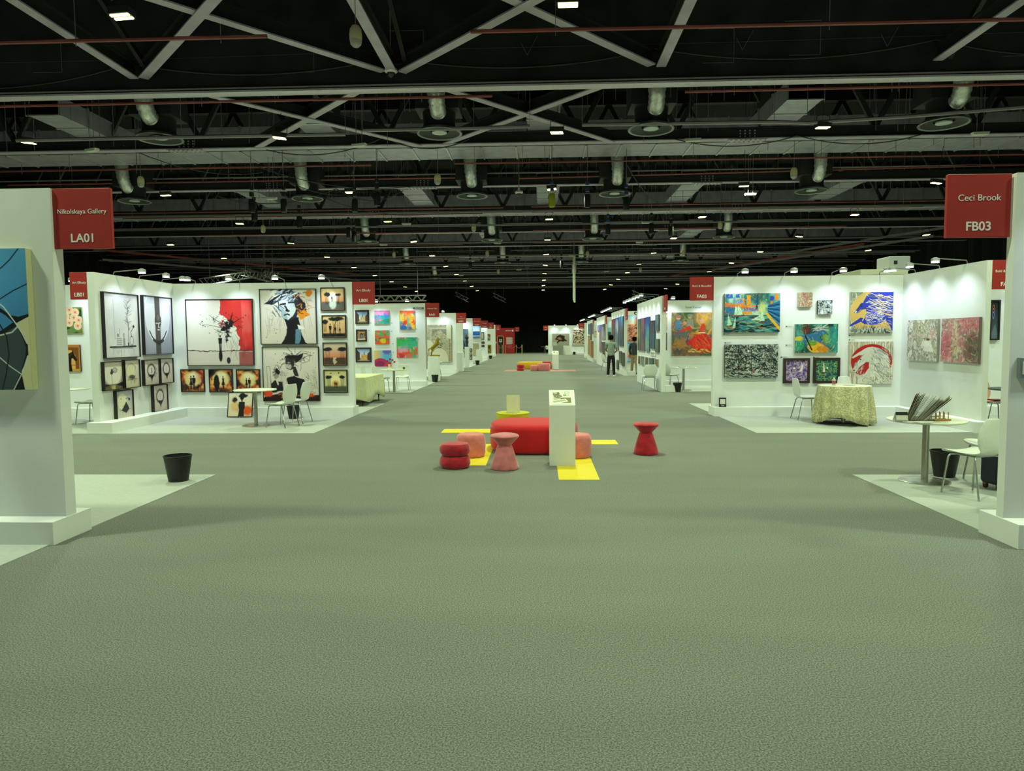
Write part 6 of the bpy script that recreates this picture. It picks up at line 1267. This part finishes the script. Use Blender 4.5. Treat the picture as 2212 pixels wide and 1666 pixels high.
for i, (a, b) in enumerate(((2, 3), (3, 4), (0, 1))):
    p, q = SX[a], SX[b]; pts = [Vector((p[0]+(q[0]-p[0])*t/10, p[1]+(q[1]-p[1])*t/10, .9-.3*4*(t/10)*(1-t/10))) for t in range(11)]
    tag(MB().tube(pts, .025, 6).obj('barrier_rope', mat('rose_rope', 'b06064', .8)), 'drooping rose coloured barrier rope, %s' % ['long one before the crimson wall', 'short right one', 'short one before the doorway'][i], 'rope', 'barrier ropes')
# far right counter with cloth
fc = MB().box(-.5, .5, -.4, .4, 0, .95).obj('counter', mat('grey_counter_cloth', '8f948a', .8)); place(fc, (1.9, 70.2, 0)); tag(fc, 'grey cloth covered counter in front of the far horse silhouette', 'counter')
o = MB().prism([(-.5, 0), (.75, 0), (.45, .9), (-.1, .95)], -.3, .3).obj('white_drape', WPLA); place(o, (2.6, 70.4, 0)); tag(o, 'white draped cloth hanging beside the far counter', 'drape')
o = MB().box(-.2, .2, -.02, .02, 0, .35).obj('small_picture', mat('pale_frame', 'b8bda8', .5)); place(o, (1.6, 70.2, .95)); tag(o, 'small pale picture frame standing on the far counter', 'picture frame')

# ------------------------------------------------------------------ people
def skinned(name, pts, edges, rad, m, parent, sub=2, root=0):
    me = bpy.data.meshes.new(name); me.from_pydata(pts, edges, []); me.update(); o = bpy.data.objects.new(name, me); COL.objects.link(o)
    k = o.modifiers.new('skin', 'SKIN'); k.use_smooth_shade = True; k.branch_smoothing = .5
    for i, r_ in enumerate(rad): me.skin_vertices[0].data[i].radius = (r_, r_) if not isinstance(r_, tuple) else r_
    me.skin_vertices[0].data[root].use_root = True
    s = o.modifiers.new('sub', 'SUBSURF'); s.levels = s.render_levels = sub
    me.materials.append(m)
    dg = bpy.context.evaluated_depsgraph_get(); ev = o.evaluated_get(dg); nm = bpy.data.meshes.new_from_object(ev)
    o.modifiers.clear(); o.data = nm; o.parent = parent; nm.materials.clear(); nm.materials.append(m)
    return o
def chain(P, E, R, pts, rad, start=None):
    prev = start
    for p, r_ in zip(pts, rad):
        P.append(p); R.append(r_); i = len(P)-1
        if prev is not None: E.append((prev, i))
        prev = i
    return prev
def hand(P, E, R, wrist, d, side, up=(0, 0, 1)):
    """palm and five fingers from the wrist vertex, pointing along d"""
    w0 = Vector(P[wrist]); d = Vector(d).normalized(); s = d.cross(Vector(up)).normalized()*side; n = d.cross(s).normalized()
    pm = chain(P, E, R, [w0+d*.05], [(.028, .016)], wrist)
    for i, (o_, l) in enumerate(((-.027, .06), (-.009, .07), (.009, .068), (.026, .052))):
        b = w0+d*.085+s*o_; c1 = b+d*l*.5+n*.008; c2 = c1+d*l*.4+n*.022; chain(P, E, R, [b, c1, c2], [.009, .0085, .007], pm)
    chain(P, E, R, [w0+d*.03+s*.035, w0+d*.06+s*.055, w0+d*.085+s*.06+n*.01], [.011, .01, .008], pm)
def person(label, loc, rz, shirt, trous, shoe, collar=None, arms='front', H=1.76, sleeve='short'):
    t = thing('person', label, 'person', loc, rz, None); k = H/1.76
    V = lambda x, y, z: Vector((x*k, y*k, z*k))
    # body, facing -y
    P = []; E = []; R = []
    pel = chain(P, E, R, [V(0, 0, .95)], [(.115*k, .08*k)])
    ch = chain(P, E, R, [V(0, .0, 1.1), V(0, .0, 1.28), V(0, .01, 1.42)], [(.105*k, .075*k), (.12*k, .08*k), (.085*k, .07*k)], pel)
    nk = chain(P, E, R, [V(0, .0, 1.5), V(0, -.01, 1.56)], [.055*k, .052*k], ch)
    chain(P, E, R, [V(0, -.025, 1.62), V(0, -.025, 1.69), V(0, -.015, 1.735)], [(.068*k, .078*k), (.075*k, .09*k), (.05*k, .06*k)], nk)
    el = []; wr_ = []
    for s in (-1, 1):
        chain(P, E, R, [V(s*.1, .0, .88), V(s*.11, -.01+(.02*s), .5), V(s*.12, .03*s, .1), V(s*.125, -.08+.03*s, .035)], [.082*k, .055*k, .036*k, .03*k], pel)
        sh = V(s*.19, .01, 1.42)
        if arms == 'front': e_ = V(s*.25, -.03, 1.13); wv = V(s*.14+.06, -.22, 1.02)
        else: e_ = V(s*.25, .02, 1.14); wv = V(s*.24, -.06, .9)
        wi = chain(P, E, R, [sh, e_, wv], [.046*k, .038*k, .026*k], ch); el.append((sh, e_, wv)); hand(P, E, R, wi, (wv-e_), s)
    skinned('body', P, E, R, SKIN, t, 2)
    hd = MB(); 
    for s in (-1, 1): hd.lathe([(0, -.03*k), (.014*k, 0), (0, .03*k)], V(s*.083, -.01, 1.635), 8)
    hd.lathe([(0, -.012*k), (.012*k, 0), (0, .02*k)], V(0, -.118, 1.625), 8); hd.obj('ears_and_nose', SKIN, t)
    ey = MB()
    for s in (-1, 1): ey.lathe([(0, -.006*k), (.012*k, 0), (0, .006*k)], V(s*.032, -.108, 1.655), 8)
    ey.obj('eyes', BLK, t); MB().box(-.025*k, .025*k, -.112*k, -.1*k, 1.583*k, 1.59*k).obj('mouth', mat('lip', '7a4038', .6), t)
    n = 20; prof = [(.0, .13), (.05, .125), (.085, .095), (.1, .04), (.1, -.01), (.085, -.06), (.07, -.085)]
    mb = MB(); v = []; f = []
    for r_, z in prof:
        for i in range(n):
            a = 2*PI*i/n; fr = max(0, -math.sin(a)); zz = max(z, .045*fr+(-.2)*(1-fr)) if z < .05 else z
            rr = r_*(1.-.0*fr); v.append(V(rr*math.cos(a)*.96, -.012+rr*1.08*math.sin(a), 1.655+zz*.92))
    for i in range(len(prof)-1):
        for j in range(n): f.append((i*n+j, i*n+(j+1) % n, (i+1)*n+(j+1) % n, (i+1)*n+j))
    mb.add(v, f, 0, True).obj('hair', HAIR, t, solid=.008)
    # shirt
    P = []; E = []; R = []
    a0 = chain(P, E, R, [V(0, .0, .86), V(0, .0, .99), V(0, .0, 1.15), V(0, .0, 1.3), V(0, .01, 1.43), V(0, .0, 1.49)], [(.18*k, .135*k), (.175*k, .13*k), (.17*k, .125*k), (.182*k, .128*k), (.15*k, .11*k), (.07*k, .066*k)])
    for s, (sh, e_, wv) in zip((-1, 1), el):
        if sleeve == 'short': chain(P, E, R, [sh, sh.lerp(e_, .45), sh.lerp(e_, .85)], [.082*k, .074*k, .076*k], 4)
        else: chain(P, E, R, [sh, e_, e_.lerp(wv, .9)], [.074*k, .06*k, .045*k], 4)
    skinned('shirt' if sleeve == 'short' else 'jacket', P, E, R, shirt, t, 2, 2)
    P = []; E = []; R = []
    b0 = chain(P, E, R, [V(0, .0, 1.0), V(0, .0, .93)], [(.15*k, .115*k), (.155*k, .12*k)])
    for s in (-1, 1): chain(P, E, R, [V(s*.095, .0, .84), V(s*.108, -.01+.02*s, .5), V(s*.12, .03*s, .2), V(s*.12, .03*s, .07)], [.098*k, .075*k, .062*k, .064*k], b0)
    skinned('trousers', P, E, R, trous, t, 2, 1)
    for s in (-1, 1):
        sh_ = MB(); q = [(.0, .0), (.04, 0), (.046, .02), (.04, .06), (.025, .09), (0, .095)]
        sh_.lathe([(a*k, b*k) for a, b in q], V(s*.125, -.04+.03*s, 0), 16, sy=2.9, sx=1.05).obj('shoe', shoe, t)
    return t
pm_ = at(1320, 814)
person('person in grey green T-shirt and black trousers standing in the aisle with back turned', (pm_.x, pm_.y, 0), PI-.5, mat('grey_green_tshirt', '8a9a8c', .9, var=.08, scale=10), mat('black_trousers', '0c0d0f', .9), mat('white_trainer', 'c8ccc6', .6), H=1.80)
p2 = at(1370, 809)
person('person in dark grey jacket and tan trousers, half hidden by the first aisle-side wall', (p2.x, p2.y, 0), PI-.7, mat('dark_grey_jacket', '3a4044', .9, var=.1), mat('tan_trousers', 'a08a66', .9), mat('black_shoe', '1a1412', .5), arms='down', H=1.72, sleeve='long')
for o in list(bpy.data.objects):
    if o.parent and 'category' in o: del o['category']
    if 'label' in o and not 4 <= len(o['label'].split()) <= 16 and o.get('kind') != 'structure': print('LABEL', len(o['label'].split()), o['label'])
